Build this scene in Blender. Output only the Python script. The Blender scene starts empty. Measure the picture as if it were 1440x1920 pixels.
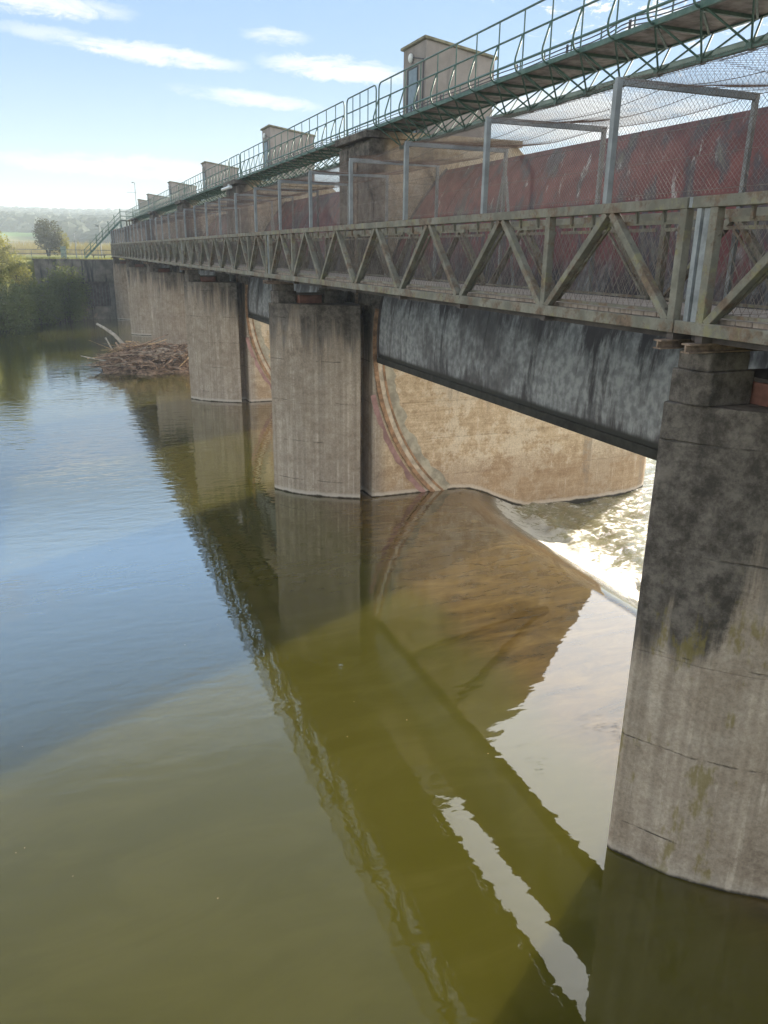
import bpy, bmesh, math, random
from mathutils import Vector, Matrix, noise as mnoise
S = bpy.context.scene
COL = S.collection
rad = math.radians
random.seed(7)

# ------------------------------------------------------------------ mesh helpers
class MB:
    """collects vertices and faces, then links them as ONE mesh object"""
    def __init__(s): s.v = []; s.f = []
    def add(s, vs, fs):
        b = len(s.v); s.v.extend([tuple(p) for p in vs]); s.f.extend([tuple(i + b for i in f) for f in fs])
    def box(s, x0, x1, y0, y1, z0, z1):
        s.add([(x0,y0,z0),(x1,y0,z0),(x1,y1,z0),(x0,y1,z0),(x0,y0,z1),(x1,y0,z1),(x1,y1,z1),(x0,y1,z1)],
              [(0,3,2,1),(4,5,6,7),(0,1,5,4),(1,2,6,5),(2,3,7,6),(3,0,4,7)])
    def beam(s, p, q, w, h, up=(0,0,1)):
        p, q, up = Vector(p), Vector(q), Vector(up)
        d = (q - p).normalized(); a = d.cross(up)
        if a.length < 1e-4: a = d.cross(Vector((1,0,0)))
        a.normalize(); b = a.cross(d).normalized()
        a *= w / 2; b *= h / 2
        s.add([p-a-b, p+a-b, p+a+b, p-a+b, q-a-b, q+a-b, q+a+b, q-a+b],
              [(0,1,2,3),(7,6,5,4),(0,4,5,1),(1,5,6,2),(2,6,7,3),(3,7,4,0)])
    def tube(s, pts, r, n=6, caps=True, r1=None):
        pts = [Vector(p) for p in pts]; m = len(pts); vs = []; fs = []
        up = None
        for i, p in enumerate(pts):
            d = (pts[min(i+1, m-1)] - pts[max(i-1, 0)]).normalized()
            if up is None:
                up = Vector((0,0,1)) if abs(d.z) < .9 else Vector((1,0,0))
            a = d.cross(up).normalized(); b = a.cross(d).normalized(); up = b
            rr = r if r1 is None else r + (r1 - r) * i / (m - 1)
            for k in range(n):
                t = 2 * math.pi * k / n
                vs.append(p + a * (rr * math.cos(t)) + b * (rr * math.sin(t)))
        for i in range(m - 1):
            for k in range(n):
                k2 = (k + 1) % n
                fs.append((i*n+k, i*n+k2, (i+1)*n+k2, (i+1)*n+k))
        if caps:
            fs.append(tuple(range(n))[::-1]); fs.append(tuple(range((m-1)*n, m*n)))
        s.add(vs, fs)
    def prism(s, poly, z0, z1):
        n = len(poly)
        s.add([(x,y,z0) for x,y in poly] + [(x,y,z1) for x,y in poly],
              [tuple(range(n))[::-1], tuple(range(n, 2*n))] + [(i,(i+1)%n,n+(i+1)%n,n+i) for i in range(n)])
    def ball(s, c, rx, ry, rz, nu=10, nv=6):
        vs = [(c[0],c[1],c[2]-rz)]; fs = []
        for j in range(1, nv):
            t = -math.pi/2 + math.pi*j/nv
            for i in range(nu):
                a = 2*math.pi*i/nu
                vs.append((c[0]+rx*math.cos(t)*math.cos(a), c[1]+ry*math.cos(t)*math.sin(a), c[2]+rz*math.sin(t)))
        vs.append((c[0],c[1],c[2]+rz)); L = len(vs)-1
        for i in range(nu):
            k = (i+1) % nu
            fs.append((0, 1+k, 1+i)); fs.append((L, L-nu+i, L-nu+k))
            for j in range(nv-2):
                fs.append((1+j*nu+i, 1+j*nu+k, 1+(j+1)*nu+k, 1+(j+1)*nu+i))
        s.add(vs, fs)
    def build(s, name, mat, parent=None, smooth=False, bevel=0, loc=None):
        me = bpy.data.meshes.new(name); me.from_pydata(s.v, [], s.f); me.update()
        if isinstance(mat, (list, tuple)):
            for m in mat: me.materials.append(m)
        else: me.materials.append(mat)
        if smooth:
            for p in me.polygons: p.use_smooth = True
        o = bpy.data.objects.new(name, me); COL.objects.link(o)
        if parent: o.parent = parent
        if loc: o.location = loc
        if bevel:
            b = o.modifiers.new('bevel', 'BEVEL'); b.width = bevel; b.segments = 2; b.limit_method = 'ANGLE'
        return o

def tag(o, label=None, cat=None, group=None, kind=None):
    if label: o['label'] = label
    if cat: o['category'] = cat
    if group: o['group'] = group
    if kind: o['kind'] = kind
    return o
def empty(name, loc, label=None, cat=None, group=None):
    o = bpy.data.objects.new(name, None); COL.objects.link(o); o.location = loc; o.empty_display_size = .2
    return tag(o, label, cat, group)
def copy_tree(o, parent=None):
    c = o.copy(); COL.objects.link(c)
    if parent: c.parent = parent
    for ch in list(o.children): copy_tree(ch, c)
    return c

# ------------------------------------------------------------------ material helpers
class NT:
    def __init__(s, name):
        s.m = bpy.data.materials.new(name); s.m.use_nodes = True
        s.t = s.m.node_tree; s.t.nodes.clear()
        s.out = s.t.nodes.new('ShaderNodeOutputMaterial')
    def n(s, typ, **kw):
        x = s.t.nodes.new('ShaderNode' + typ)
        for k, v in kw.items(): setattr(x, k, v)
        return x
    def put(s, sock, v):
        if v is None: return
        if isinstance(v, bpy.types.NodeSocket): s.t.links.new(v, sock)
        elif isinstance(v, (tuple, list)) and len(v) == 3 and sock.type == 'RGBA': sock.default_value = (*v, 1)
        else: sock.default_value = v
    def pos(s):
        if not hasattr(s, '_p'): s._p = s.n('NewGeometry').outputs['Position']
        return s._p
    def obj(s): return s.n('TexCoord').outputs['Object']
    def xyz(s, v=None):
        x = s.n('SeparateXYZ'); s.put(x.inputs[0], v if v is not None else s.pos()); return x.outputs
    def sc(s, v, k):
        x = s.n('VectorMath', operation='MULTIPLY'); s.put(x.inputs[0], v); x.inputs[1].default_value = k; return x.outputs[0]
    def off(s, v, k):
        x = s.n('VectorMath', operation='ADD'); s.put(x.inputs[0], v); s.put(x.inputs[1], k); return x.outputs[0]
    def noise(s, v, scale, detail=4, rough=.55, dist=0.):
        x = s.n('TexNoise'); s.put(x.inputs['Vector'], v); x.inputs['Scale'].default_value = scale
        x.inputs['Detail'].default_value = detail; x.inputs['Roughness'].default_value = rough; x.inputs['Distortion'].default_value = dist
        return x.outputs['Fac']
    def ma(s, op, a, b=None, c=None, clamp=False):
        x = s.n('Math', operation=op, use_clamp=clamp)
        s.put(x.inputs[0], a); s.put(x.inputs[1], b); s.put(x.inputs[2], c); return x.outputs[0]
    def sm(s, v, a, b, o0=0., o1=1.):
        x = s.n('MapRange', interpolation_type='SMOOTHSTEP'); s.put(x.inputs[0], v)
        s.put(x.inputs[1], a); s.put(x.inputs[2], b); x.inputs[3].default_value = o0; x.inputs[4].default_value = o1
        return x.outputs[0]
    def mix(s, f, a, b, blend='MIX'):
        x = s.n('Mix', data_type='RGBA', blend_type=blend); s.put(x.inputs[0], f); s.put(x.inputs[6], a); s.put(x.inputs[7], b)
        return x.outputs[2]
    def ramp(s, f, stops):
        x = s.n('ValToRGB'); s.put(x.inputs[0], f); e = x.color_ramp.elements
        while len(e) < len(stops): e.new(.5)
        for k, (p, c) in zip(e, stops): k.position = p; k.color = (*c, 1)
        return x.outputs[0]
    def bump(s, h, strength=.3, dist=.02, normal=None):
        x = s.n('Bump'); s.put(x.inputs['Height'], h); x.inputs['Strength'].default_value = strength; x.inputs['Distance'].default_value = dist
        s.put(x.inputs['Normal'], normal); return x.outputs[0]
    def bsdf(s, color, rough=.8, normal=None, metal=0., spec=.5, **kw):
        x = s.n('BsdfPrincipled'); s.put(x.inputs['Base Color'], color); s.put(x.inputs['Roughness'], rough)
        s.put(x.inputs['Normal'], normal); s.put(x.inputs['Metallic'], metal); s.put(x.inputs['Specular IOR Level'], spec)
        for k, v in kw.items(): s.put(x.inputs[k.replace('_', ' ')], v)
        return x
    def done(s, shader):
        s.t.links.new(shader if isinstance(shader, bpy.types.NodeSocket) else shader.outputs[0], s.out.inputs[0]); return s.m

def flat(name, c, rough=.7, var=.25, scale=3., metal=0., spec=.4):
    a = NT(name); n = a.noise(a.pos(), scale, 5, .6)
    col = a.mix(a.sm(n, .3, .7), tuple(x*(1-var) for x in c), tuple(min(1, x*(1+var)) for x in c))
    return a.done(a.bsdf(col, rough, a.bump(n, .15, .01), metal, spec))

# --- weathered board-marked concrete of the piers
def concrete():
    a = NT('pier_concrete'); p = a.pos(); X, Y, Z = a.xyz()
    big = a.noise(p, .55, 5, .6); med = a.noise(p, 2.3, 7, .68); fine = a.noise(p, 20, 6, .75); mott = a.noise(a.off(p, (3, 9, 5)), 3.2, 11, .78)
    streak = a.noise(a.sc(p, (2.2, 2.2, .16)), 1.5, 7, .66)
    streak2 = a.noise(a.off(a.sc(p, (5.5, 5.5, .22)), (7, 3, 1)), 1.6, 5, .65)
    inner = a.sm(X, 8.8, 9.3)
    c_out = a.ramp(a.ma('ADD', a.ma('MULTIPLY', big, .4), a.ma('MULTIPLY', mott, .6)),
                   [(.32, (.20, .158, .122)), (.44, (.37, .305, .24)), (.55, (.48, .41, .335)), (.70, (.62, .55, .465))])
    # ochre inner side wall: rough horizontal boards, pale plaster patches, rusty brown foot
    boards = a.noise(a.sc(p, (.35, .35, 8.)), 1.1, 6, .7)
    c_in = a.ramp(a.ma('ADD', a.ma('MULTIPLY', boards, .35), a.ma('MULTIPLY', mott, .65)),
                  [(.32, (.27, .19, .115)), (.43, (.50, .38, .25)), (.54, (.66, .53, .37)), (.68, (.80, .70, .55))])
    c_in = a.mix(a.ma('MULTIPLY', a.sm(a.ma('ADD', big, a.ma('MULTIPLY', a.ma('SUBTRACT', mott, .5), .6)), .50, .58), .55), c_in, (.76, .68, .55))
    foot = a.sm(a.ma('ADD', Z, a.ma('MULTIPLY', a.ma('SUBTRACT', mott, .5), 3.0)), 1.5, .4)
    c_in = a.mix(a.ma('MULTIPLY', foot, .5), c_in, (.33, .205, .12))
    vst = a.ma('MULTIPLY', a.sm(a.noise(a.sc(p, (1.1, 1.1, .10)), 1.1, 3, .5), .60, .66), a.sm(mott, .42, .55))
    c_in = a.mix(a.ma('MULTIPLY', vst, .55), c_in, (.22, .18, .15))
    scr = a.sm(a.noise(a.sc(p, (.5, .5, 12.)), 1.5, 6, .75), .64, .70)
    c_in = a.mix(a.ma('MULTIPLY', scr, .6), c_in, (.20, .15, .12))
    col = a.mix(inner, c_out, c_in)
    # formwork boards: narrow vertical tone changes
    fb = a.noise(a.sc(p, (9, 9, .05)), 1.2, 2, .4)
    col = a.mix(a.ma('MULTIPLY', a.ma('SUBTRACT', 1., a.ma('MULTIPLY', inner, .85)), a.sm(big, .3, .7, .18, .5)), col, a.ramp(fb, [(.35, (.42, .40, .38)), (.65, (1, 1, 1))]), 'MULTIPLY')
    col = a.mix(.40, col, a.ramp(fine, [(.33, (.25, .24, .23)), (.60, (1, 1, 1))]), 'MULTIPLY')
    # pale mineral runs
    pale = a.ma('MULTIPLY', a.sm(streak2, .55, .68), a.sm(mott, .40, .60))
    col = a.mix(a.ma('MULTIPLY', pale, .5), col, (.66, .58, .49))
    # dark weathering, heaviest from the ledge downwards in runs
    zt = a.ma('MULTIPLY', a.ma('SUBTRACT', Z, 4.1), a.sm(Y, 60, 20, .085, .11))
    dk = a.ma('ADD', a.ma('ADD', a.ma('MULTIPLY', streak, .50), a.ma('MULTIPLY', mott, .30)), a.ma('ADD', a.ma('MULTIPLY', big, .20), zt))
    near = a.sm(Y, 12, 7)        # the nearest pier carries far more black lichen
    dk = a.ma('ADD', dk, a.ma('MULTIPLY', near, a.sm(Z, 2.0, 4.4, .005, .065)))
    dk = a.ma('ADD', dk, a.ma('MULTIPLY', near, a.ma('MULTIPLY', a.sm(a.ma('ADD', X, a.ma('MULTIPLY', a.ma('SUBTRACT', mott, .5), .8)), 6.75, 6.35), a.sm(Z, 2.2, 3.4, .0, .17))))
    dkm = a.sm(dk, .53, .66)
    dkm = a.ma('MULTIPLY', dkm, a.sm(inner, 0, 1, .9, .35))
    col = a.mix(dkm, col, a.mix(a.sm(mott, .38, .66), (.032, .030, .028), (.17, .152, .135)))
    # yellow-green moss patches on the nearest pier
    mo = a.ma('MULTIPLY', a.sm(a.ma('ADD', a.noise(a.sc(p, (1.6, 1.6, .8)), .9, 5, .7), a.ma('MULTIPLY', a.ma('SUBTRACT', streak2, .5), .25)), .54, .62), a.ma('MULTIPLY', near, a.sm(Z, 4.6, 3.4)))
    col = a.mix(a.ma('MULTIPLY', mo, .65), col, (.20, .165, .045))
    # construction joints
    wob = a.ma('MULTIPLY', a.ma('SUBTRACT', a.noise(p, 1.4, 5, .7), .5), .09)
    zz = a.ma('ADD', a.ma('ADD', Z, wob), .12)
    fr = a.ma('ABSOLUTE', a.ma('SUBTRACT', a.ma('FRACT', a.ma('DIVIDE', zz, 1.27)), .5))
    jl = a.ma('MULTIPLY', a.sm(fr, .013, .003), a.ma('MULTIPLY', a.sm(a.noise(p, 1.1, 5, .7), .46, .60), a.ma('SUBTRACT', 1., a.ma('MULTIPLY', inner, .6))))
    col = a.mix(a.ma('MULTIPLY', jl, .65), col, (.045, .04, .036))
    # waterline: thin pale crust above a wet foot
    zw = a.ma('ADD', Z, a.ma('MULTIPLY', a.ma('SUBTRACT', med, .5), .14))
    zw = a.ma('ADD', zw, a.sm(X, 11.8, 14.9, 0., .95))
    crust = a.ma('MULTIPLY', a.sm(zw, .20, .07), a.sm(zw, -.02, .05))
    crust = a.ma('MULTIPLY', crust, a.sm(Y, 7, 12, .3, 1.))
    col = a.mix(a.ma('MULTIPLY', crust, .6), col, (.62, .58, .53))
    col = a.mix(a.sm(zw, .06, .0), col, (.035, .03, .022))
    h = a.ma('ADD', a.ma('MULTIPLY', fine, .5), a.ma('ADD', a.ma('MULTIPLY', fb, .4), a.ma('MULTIPLY', jl, -1.2)))
    h = a.ma('ADD', h, a.ma('ADD', a.ma('MULTIPLY', a.noise(p, 60, 3), .3), a.ma('MULTIPLY', a.ma('MULTIPLY', boards, inner), 1.6)))
    return a.done(a.bsdf(col, .9, a.bump(h, .7, .024), spec=.25))

def gate_paint():
    a = NT('gate_paint'); p = a.pos(); X, Y, Z = a.xyz()
    big = a.noise(p, .5, 5, .65)
    st = a.noise(a.sc(p, (1.3, 1.3, .28)), 1.5, 7, .68)
    st2 = a.noise(a.off(a.sc(p, (1.0, 1.0, .30)), (4, 9, 2)), 1.0, 10, .74, .3)
    diag = a.n('VectorRotate', rotation_type='X_AXIS'); a.put(diag.inputs[0], p); diag.inputs['Angle'].default_value = rad(38)
    dg = a.noise(a.sc(diag.outputs[0], (1, 2.2, .3)), 1.0, 6, .62)
    red = a.mix(a.sm(a.noise(p, 1.6, 5), .3, .7), (.135, .040, .040), (.215, .070, .066))
    col = a.mix(a.sm(dg, .50, .60), red, (.085, .070, .080))
    col = a.mix(a.ma('MULTIPLY', a.sm(dg, .60, .70), .7), col, (.20, .20, .16))
    col = a.mix(a.ma('MULTIPLY', a.sm(a.noise(a.sc(diag.outputs[0], (1, 3., .35)), 1.7, 7, .7), .60, .70), .8), col, (.48, .48, .47))
    # the lower half: dark slime with pale chalky runs, edge between the two ragged
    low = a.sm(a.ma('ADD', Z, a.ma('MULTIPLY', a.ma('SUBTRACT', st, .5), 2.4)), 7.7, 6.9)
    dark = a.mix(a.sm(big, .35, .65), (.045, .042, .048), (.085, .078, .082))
    zc = a.ma('ADD', a.ma('MULTIPLY', st2, .75), a.ma('MULTIPLY', big, .35))
    lv = a.sm(a.ma('ABSOLUTE', a.ma('SUBTRACT', Z, 5.35)), 1.15, .2, .0, .20)
    chalk = a.sm(a.ma('ADD', a.ma('ADD', zc, lv), a.ma('MULTIPLY', a.ma('SUBTRACT', a.noise(p, 9, 5, .75), .5), .28)),   .60, .74)
    patch = a.sm(a.noise(a.off(a.sc(p, (.9, .9, .55)), (2, 7, 3)), .75, 5, .6), .35, .49, .2, 1.)
    chalk = a.ma('MULTIPLY', patch, a.sm(a.ma('ADD', a.ma('ADD', st2, a.ma('MULTIPLY', a.ma('SUBTRACT', a.noise(a.sc(p, (4, 4, .5)), 2., 6, .7), .5), .5)), lv), .47, .69))
    dark = a.mix(chalk, dark, a.mix(a.sm(a.noise(p, 6, 5), .35, .65), (.19, .20, .21), (.35, .365, .375)))
    olive = a.ma('MULTIPLY', a.sm(a.noise(a.sc(p, (.9, .9, .05)), 1.1, 3), .62, .70), a.sm(Z, 6.2, 5.2))
    dark = a.mix(a.ma('MULTIPLY', olive, .7), dark, (.10, .105, .05))
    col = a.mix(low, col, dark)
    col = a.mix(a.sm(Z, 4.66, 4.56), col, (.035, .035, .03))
    return a.done(a.bsdf(col, .62, a.bump(a.noise(p, 8, 5), .12, .01), spec=.35))

def bridge_paint():
    a = NT('footbridge_paint'); p = a.pos(); X, Y, Z = a.xyz()
    n1 = a.noise(p, 2.2, 6, .65); n2 = a.noise(a.off(p, (5, 1, 3)), 9, 5, .7); st = a.noise(a.off(p, (8, 2, 6)), 2.6, 8, .72)
    base = a.mix(a.sm(n1, .35, .65), (.155, .148, .118), (.275, .268, .222))
    rust = a.mix(a.sm(n2, .35, .65), (.085, .052, .032), (.20, .125, .078))
    col = a.mix(a.ma('MULTIPLY', a.sm(a.ma('ADD', a.ma('MULTIPLY', st, .6), a.ma('MULTIPLY', n1, .4)), .475, .58), .8), base, rust)
    col = a.mix(a.ma('MULTIPLY', a.sm(a.noise(a.off(p, (2, 8, 4)), 3.2, 6, .7), .55, .66), .65), col, (.26, .245, .12))
    col = a.mix(a.ma('MULTIPLY', a.sm(n2, .62, .72), .8), col, (.05, .045, .04))
    return a.done(a.bsdf(col, .75, a.bump(n2, .35, .006), spec=.35))

def green_paint():
    a = NT('walkway_green'); p = a.pos(); n = a.noise(p, 5, 5, .65)
    col = a.mix(a.sm(n, .35, .68), (.04, .10, .08), (.09, .165, .135))
    col = a.mix(a.ma('MULTIPLY', a.sm(a.noise(p, 11, 5, .7), .60, .70), .6), col, (.12, .075, .05))
    return a.done(a.bsdf(col, .5, spec=.45))

def plaster():
    a = NT('hut_plaster'); p = a.pos(); n = a.noise(p, 1.3, 6, .65); st = a.noise(a.sc(p, (3, 3, .35)), 1.8, 5, .65)
    col = a.mix(a.sm(n, .3, .7), (.235, .212, .20), (.315, .285, .27))
    col = a.mix(a.ma('MULTIPLY', a.sm(st, .56, .70), .65), col, (.16, .145, .14))
    return a.done(a.bsdf(col, .9, a.bump(a.noise(p, 30, 3), .25, .01), spec=.2))

def wood_planks():
    a = NT('deck_planks'); p = a.pos(); n = a.noise(a.sc(p, (1, 7, 1)), 2.2, 5, .6)
    col = a.ramp(n, [(.3, (.28, .22, .185)), (.5, (.44, .37, .315)), (.7, (.55, .48, .42))])
    return a.done(a.bsdf(col, .9, a.bump(n, .4, .01), spec=.2))

def stone_wall():
    a = NT('bank_wall_stone'); p = a.pos(); X, Y, Z = a.xyz(); n = a.noise(p, 1.1, 6, .65); st = a.noise(a.sc(p, (2, 2, .2)), 1.2, 5, .65)
    col = a.mix(a.sm(n, .3, .7), (.10, .095, .085), (.23, .21, .185))
    col = a.mix(a.sm(st, .50, .66), col, (.045, .045, .045))
    col = a.mix(a.ma('MULTIPLY', a.sm(a.noise(p, .7, 5), .57, .66), a.sm(Z, 1.6, .6)), col, (.30, .20, .15))
    return a.done(a.bsdf(col, .95, a.bump(a.noise(p, 6, 6, .7), .7, .05), spec=.2))

def leafmat(name, c1, c2, trans=.4, sc=1.3):
    a = NT(name); p = a.pos(); n = a.noise(p, sc, 4, .7); n2 = a.noise(p, 17, 2)
    col = a.mix(a.sm(a.ma('ADD', a.ma('MULTIPLY', n, .6), a.ma('MULTIPLY', n2, .4)), .35, .65), c1, c2)
    d = a.bsdf(col, .65, spec=.25); t = a.n('BsdfTranslucent'); a.put(t.inputs[0], a.mix(.5, col, (.22, .24, .03)))
    m = a.n('MixShader'); m.inputs[0].default_value = trans
    a.t.links.new(d.outputs[0], m.inputs[1]); a.t.links.new(t.outputs[0], m.inputs[2])
    return a.done(m)

def water():
    a = NT('river_water'); p = a.pos(); X, Y, Z = a.xyz()
    # body colour: deep olive, a brown shallow apron between the piers, clear yellow-green below the gates
    wob = a.ma('MULTIPLY', a.ma('SUBTRACT', a.noise(p, .6, 4, .6), .5), 1.4)
    silt = a.noise(a.sc(p, (.30, .75, 1)), 1.3, 6, .62, 1.2)
    apron = a.ma('MULTIPLY', a.sm(a.ma('ADD', X, wob), 6.3, 7.7), a.sm(Y, 2, 5))
    deep = a.mix(a.sm(a.noise(p, .12, 3), .35, .65), (.056, .051, .0042), (.070, .063, .007))
    deep = a.mix(a.ma('MULTIPLY', a.sm(silt, .40, .66), .30), deep, (.095, .085, .018))
    bed = a.noise(a.sc(p, (.35, 1.2, 1)), 2.2, 6, .68, .6)
    brown = a.ramp(bed, [(.32, (.030, .019, .005)), (.5, (.085, .052, .011)), (.68, (.135, .09, .024))])
    col = a.mix(apron, deep, brown)
    down = a.sm(Z, -.35, -.85)
    col = a.mix(down, col, (.20, .185, .075))
    # foam of the hydraulic jump, torn into flecks further down
    fX = a.ma('ADD', a.ma('MULTIPLY', a.noise(p, .9, 4, .7), 1.6), X)
    amt = a.ma('ADD', a.sm(fX, 15.6, 14.2, 0., .13), a.sm(X, 60, 15, 0.02, .075))
    fo = a.noise(a.sc(p, (.8, 1.2, .6)), 3.2, 10, .82, .5)
    foam = a.ma('MULTIPLY', a.sm(a.ma('ADD', fo, amt), .58, .70), a.sm(Z, -.34, -.62))
    specks = a.ma('MULTIPLY', a.sm(a.noise(p, 11, 4, .7), .70, .74), a.sm(X, 12, 13))
    foam = a.ma('MAXIMUM', foam, a.ma('MULTIPLY', specks, .8))
    col = a.mix(foam, col, (.55, .535, .47))
    rough = a.ma('ADD', a.ma('MULTIPLY', foam, .5), .006)
    # ripples: long low wind waves lying across the view, weak by the bridge, livelier far out
    r1 = a.noise(a.sc(p, (.55, 1.5, 1)), 1.5, 1, .4, .3)
    r2 = a.noise(a.sc(p, (.8, 1.5, 1)), 3.2, 1, .4, .6)
    r3 = a.noise(a.sc(p, (1, 1.3, 1)), 12, 2, .5)
    far = a.sm(Y, 9, 40, .9, 3.2)
    patch = a.sm(a.noise(p, .11, 3), .35, .65, .45, 1.25)
    h = a.ma('MULTIPLY', a.ma('ADD', a.ma('ADD', a.ma('MULTIPLY', r1, .0034), a.ma('MULTIPLY', r2, .0021)), a.ma('MULTIPLY', r3, .00022)), a.ma('MULTIPLY', far, patch))
    chop = a.ma('MULTIPLY', a.noise(a.sc(p, (.8, 1.2, .5)), 4.5, 9, .74), a.ma('MULTIPLY', a.sm(Z, -.06, -.6), .075))
    h = a.ma('ADD', h, chop)
    b = a.n('Bump'); b.inputs['Strength'].default_value = 1.0; b.inputs['Distance'].default_value = 1.0; a.put(b.inputs['Height'], h)
    sh = a.bsdf(col, .6, b.outputs[0], spec=0., Subsurface_Scale=1.1)
    sh.subsurface_method = 'BURLEY'
    sh.inputs['Subsurface Radius'].default_value = (1, 1, .5)
    a.put(sh.inputs['Subsurface Weight'], a.ma('MULTIPLY', a.ma('SUBTRACT', 1., foam), .9))
    gl = a.n('BsdfGlossy'); gl.inputs[0].default_value = (1, 1, 1, 1); a.put(gl.inputs['Roughness'], rough); a.put(gl.inputs['Normal'], b.outputs[0])
    lw = a.n('LayerWeight'); lw.inputs[0].default_value = .5; a.put(lw.inputs['Normal'], b.outputs[0])
    fr = a.ma('MULTIPLY_ADD', a.ma('POWER', lw.outputs['Facing'], 3.1), .90, .064)
    fr = a.ma('MULTIPLY', fr, a.ma('SUBTRACT', 1., a.ma('MULTIPLY', foam, .8)))
    mx = a.n('MixShader'); a.put(mx.inputs[0], fr); a.t.links.new(sh.outputs[0], mx.inputs[1]); a.t.links.new(gl.outputs[0], mx.inputs[2])
    return a.done(mx)

def grass_ground():
    a = NT('field_ground'); p = a.pos(); X, Y, Z = a.xyz(); n = a.noise(p, .06, 5, .6); f = a.noise(p, 2.5, 5, .7)
    col = a.mix(a.sm(n, .38, .62), (.15, .175, .045), (.24, .24, .075))
    col = a.mix(a.ma('MULTIPLY', a.sm(Y, 150, 170), a.sm(n, .46, .54)), col, (.25, .20, .10))
    col = a.mix(.5, col, a.ramp(f, [(.3, (.45, .45, .45)), (.7, (1, 1, 1))]), 'MULTIPLY')
    col = a.mix(a.sm(Y, 380, 400), col, (.12, .22, .04))
    col = a.mix(a.sm(Z, .5, -.2), col, (.06, .05, .035))
    return a.done(a.bsdf(col, .95, a.bump(f, .8, .1), spec=.15))

M_con = concrete(); M_gate = gate_paint(); M_bp = bridge_paint(); M_green = green_paint(); M_pl = plaster()
M_deck = wood_planks(); M_stone = stone_wall(); M_water = water(); M_ground = grass_ground()
M_galv = flat('galvanised_steel', (.27, .29, .30), .55, .2, 4, .3)
M_wire = flat('mesh_wire', (.15, .14, .135), .7, .35, 6, .1, .15)
M_wirer = flat('rusty_mesh_wire', (.135, .08, .06), .95, .4, 3, 0., .1)
M_wired = flat('dark_mesh_wire', (.17, .145, .125), .7, .4, 8)
M_pipe = flat('grey_green_pipe', (.33, .42, .40), .45, .15, 3)
M_slab = flat('roof_slab_moss', (.20, .19, .13), .9, .35, 4)
M_door = flat('blue_grey_door', (.20, .27, .33), .55, .15, 5)
M_doord = flat('dark_opening', (.05, .055, .06), .8, .2)
M_cable = flat('dark_conduit', (.055, .05, .062), .5, .3)
M_deckg = flat('walkway_deck_plate', (.27, .245, .235), .8, .35, 5)
M_brick = flat('red_brick_infill', (.21, .10, .075), .9, .25, 5)
M_rail = flat('rusty_guide_rail', (.30, .18, .105), .6, .45, 5)
M_railp = flat('pale_guide_rail', (.50, .43, .34), .6, .3, 4)
M_mortar = flat('grey_mortar', (.38, .35, .28), .95, .3, 3)
M_pinkpaint = flat('faded_red_paint', (.33, .20, .19), .9, .3, 3)
M_dsteel = flat('dark_gate_steel', (.09, .075, .07), .7, .4, 3)
M_seal = flat('black_gate_seal', (.03, .03, .026), .8, .4, 4)
M_iron = flat('rust_brown_beam', (.22, .16, .12), .8, .5, 7)
M_greyplate = flat('grey_joint_plate', (.25, .27, .28), .6, .3, 5)
M_lamp = flat('white_lamp_glass', (.75, .77, .76), .3, .05)
M_bark = flat('bark', (.10, .08, .06), .95, .4, 6)
M_stick = flat('driftwood_brown', (.30, .205, .145), .9, .75, 3)
M_stick2 = flat('driftwood_straw_and_sunlit', (.58, .40, .235), .9, .4, 5)
M_log = flat('bleached_log', (.50, .45, .39), .85, .25, 5)
M_logb = flat('grey_brown_log', (.40, .32, .25), .9, .4, 4)
M_tile = flat('roof_tile_red', (.26, .13, .09), .9, .3, 5)
M_cab = flat('pale_green_cabinet', (.28, .34, .29), .7, .15, 2)
M_steelrail = flat('bank_rail_steel', (.16, .19, .19), .6, .3, 5)
M_leafA = leafmat('willow_leaves', (.095, .115, .045), (.18, .21, .085), .4)
M_leafB = leafmat('yellow_bush_leaves', (.22, .21, .06), (.42, .38, .12), .5)
M_leafC = leafmat('dark_oak_leaves', (.035, .035, .024), (.07, .062, .032), .25)
M_leafD = leafmat('sunlit_oak_leaves', (.16, .15, .045), (.30, .25, .09), .5)  # right side of the oak: sunlight put into a yellower leaf colour
M_reed = leafmat('dry_reed', (.26, .20, .10), (.42, .34, .18), .35, .4)
M_wood = leafmat('far_wood_leaves', (.030, .044, .024), (.060, .075, .038), .1, .08)

# ------------------------------------------------------------------ key measures (metres, water level 0, camera above the origin)
EYE = 7.5
Y1, SP = 6.6, 17.64
TIP = [Y1 + SP * k for k in range(6)]         # cutwater tips, near to far
NEAR, FAR = -2.05, .5                          # pier faces relative to the tip
GX, GZ, GR = 15.56, 4.93, 6.72                 # gate arc centre and radius
BX, BX2 = 6.06, 7.95                           # footbridge trusses
BZ, TZ = 6.80, 8.02                            # chord centre lines
ORD = ['first', 'second', 'third', 'fourth', 'fifth', 'sixth']

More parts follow.
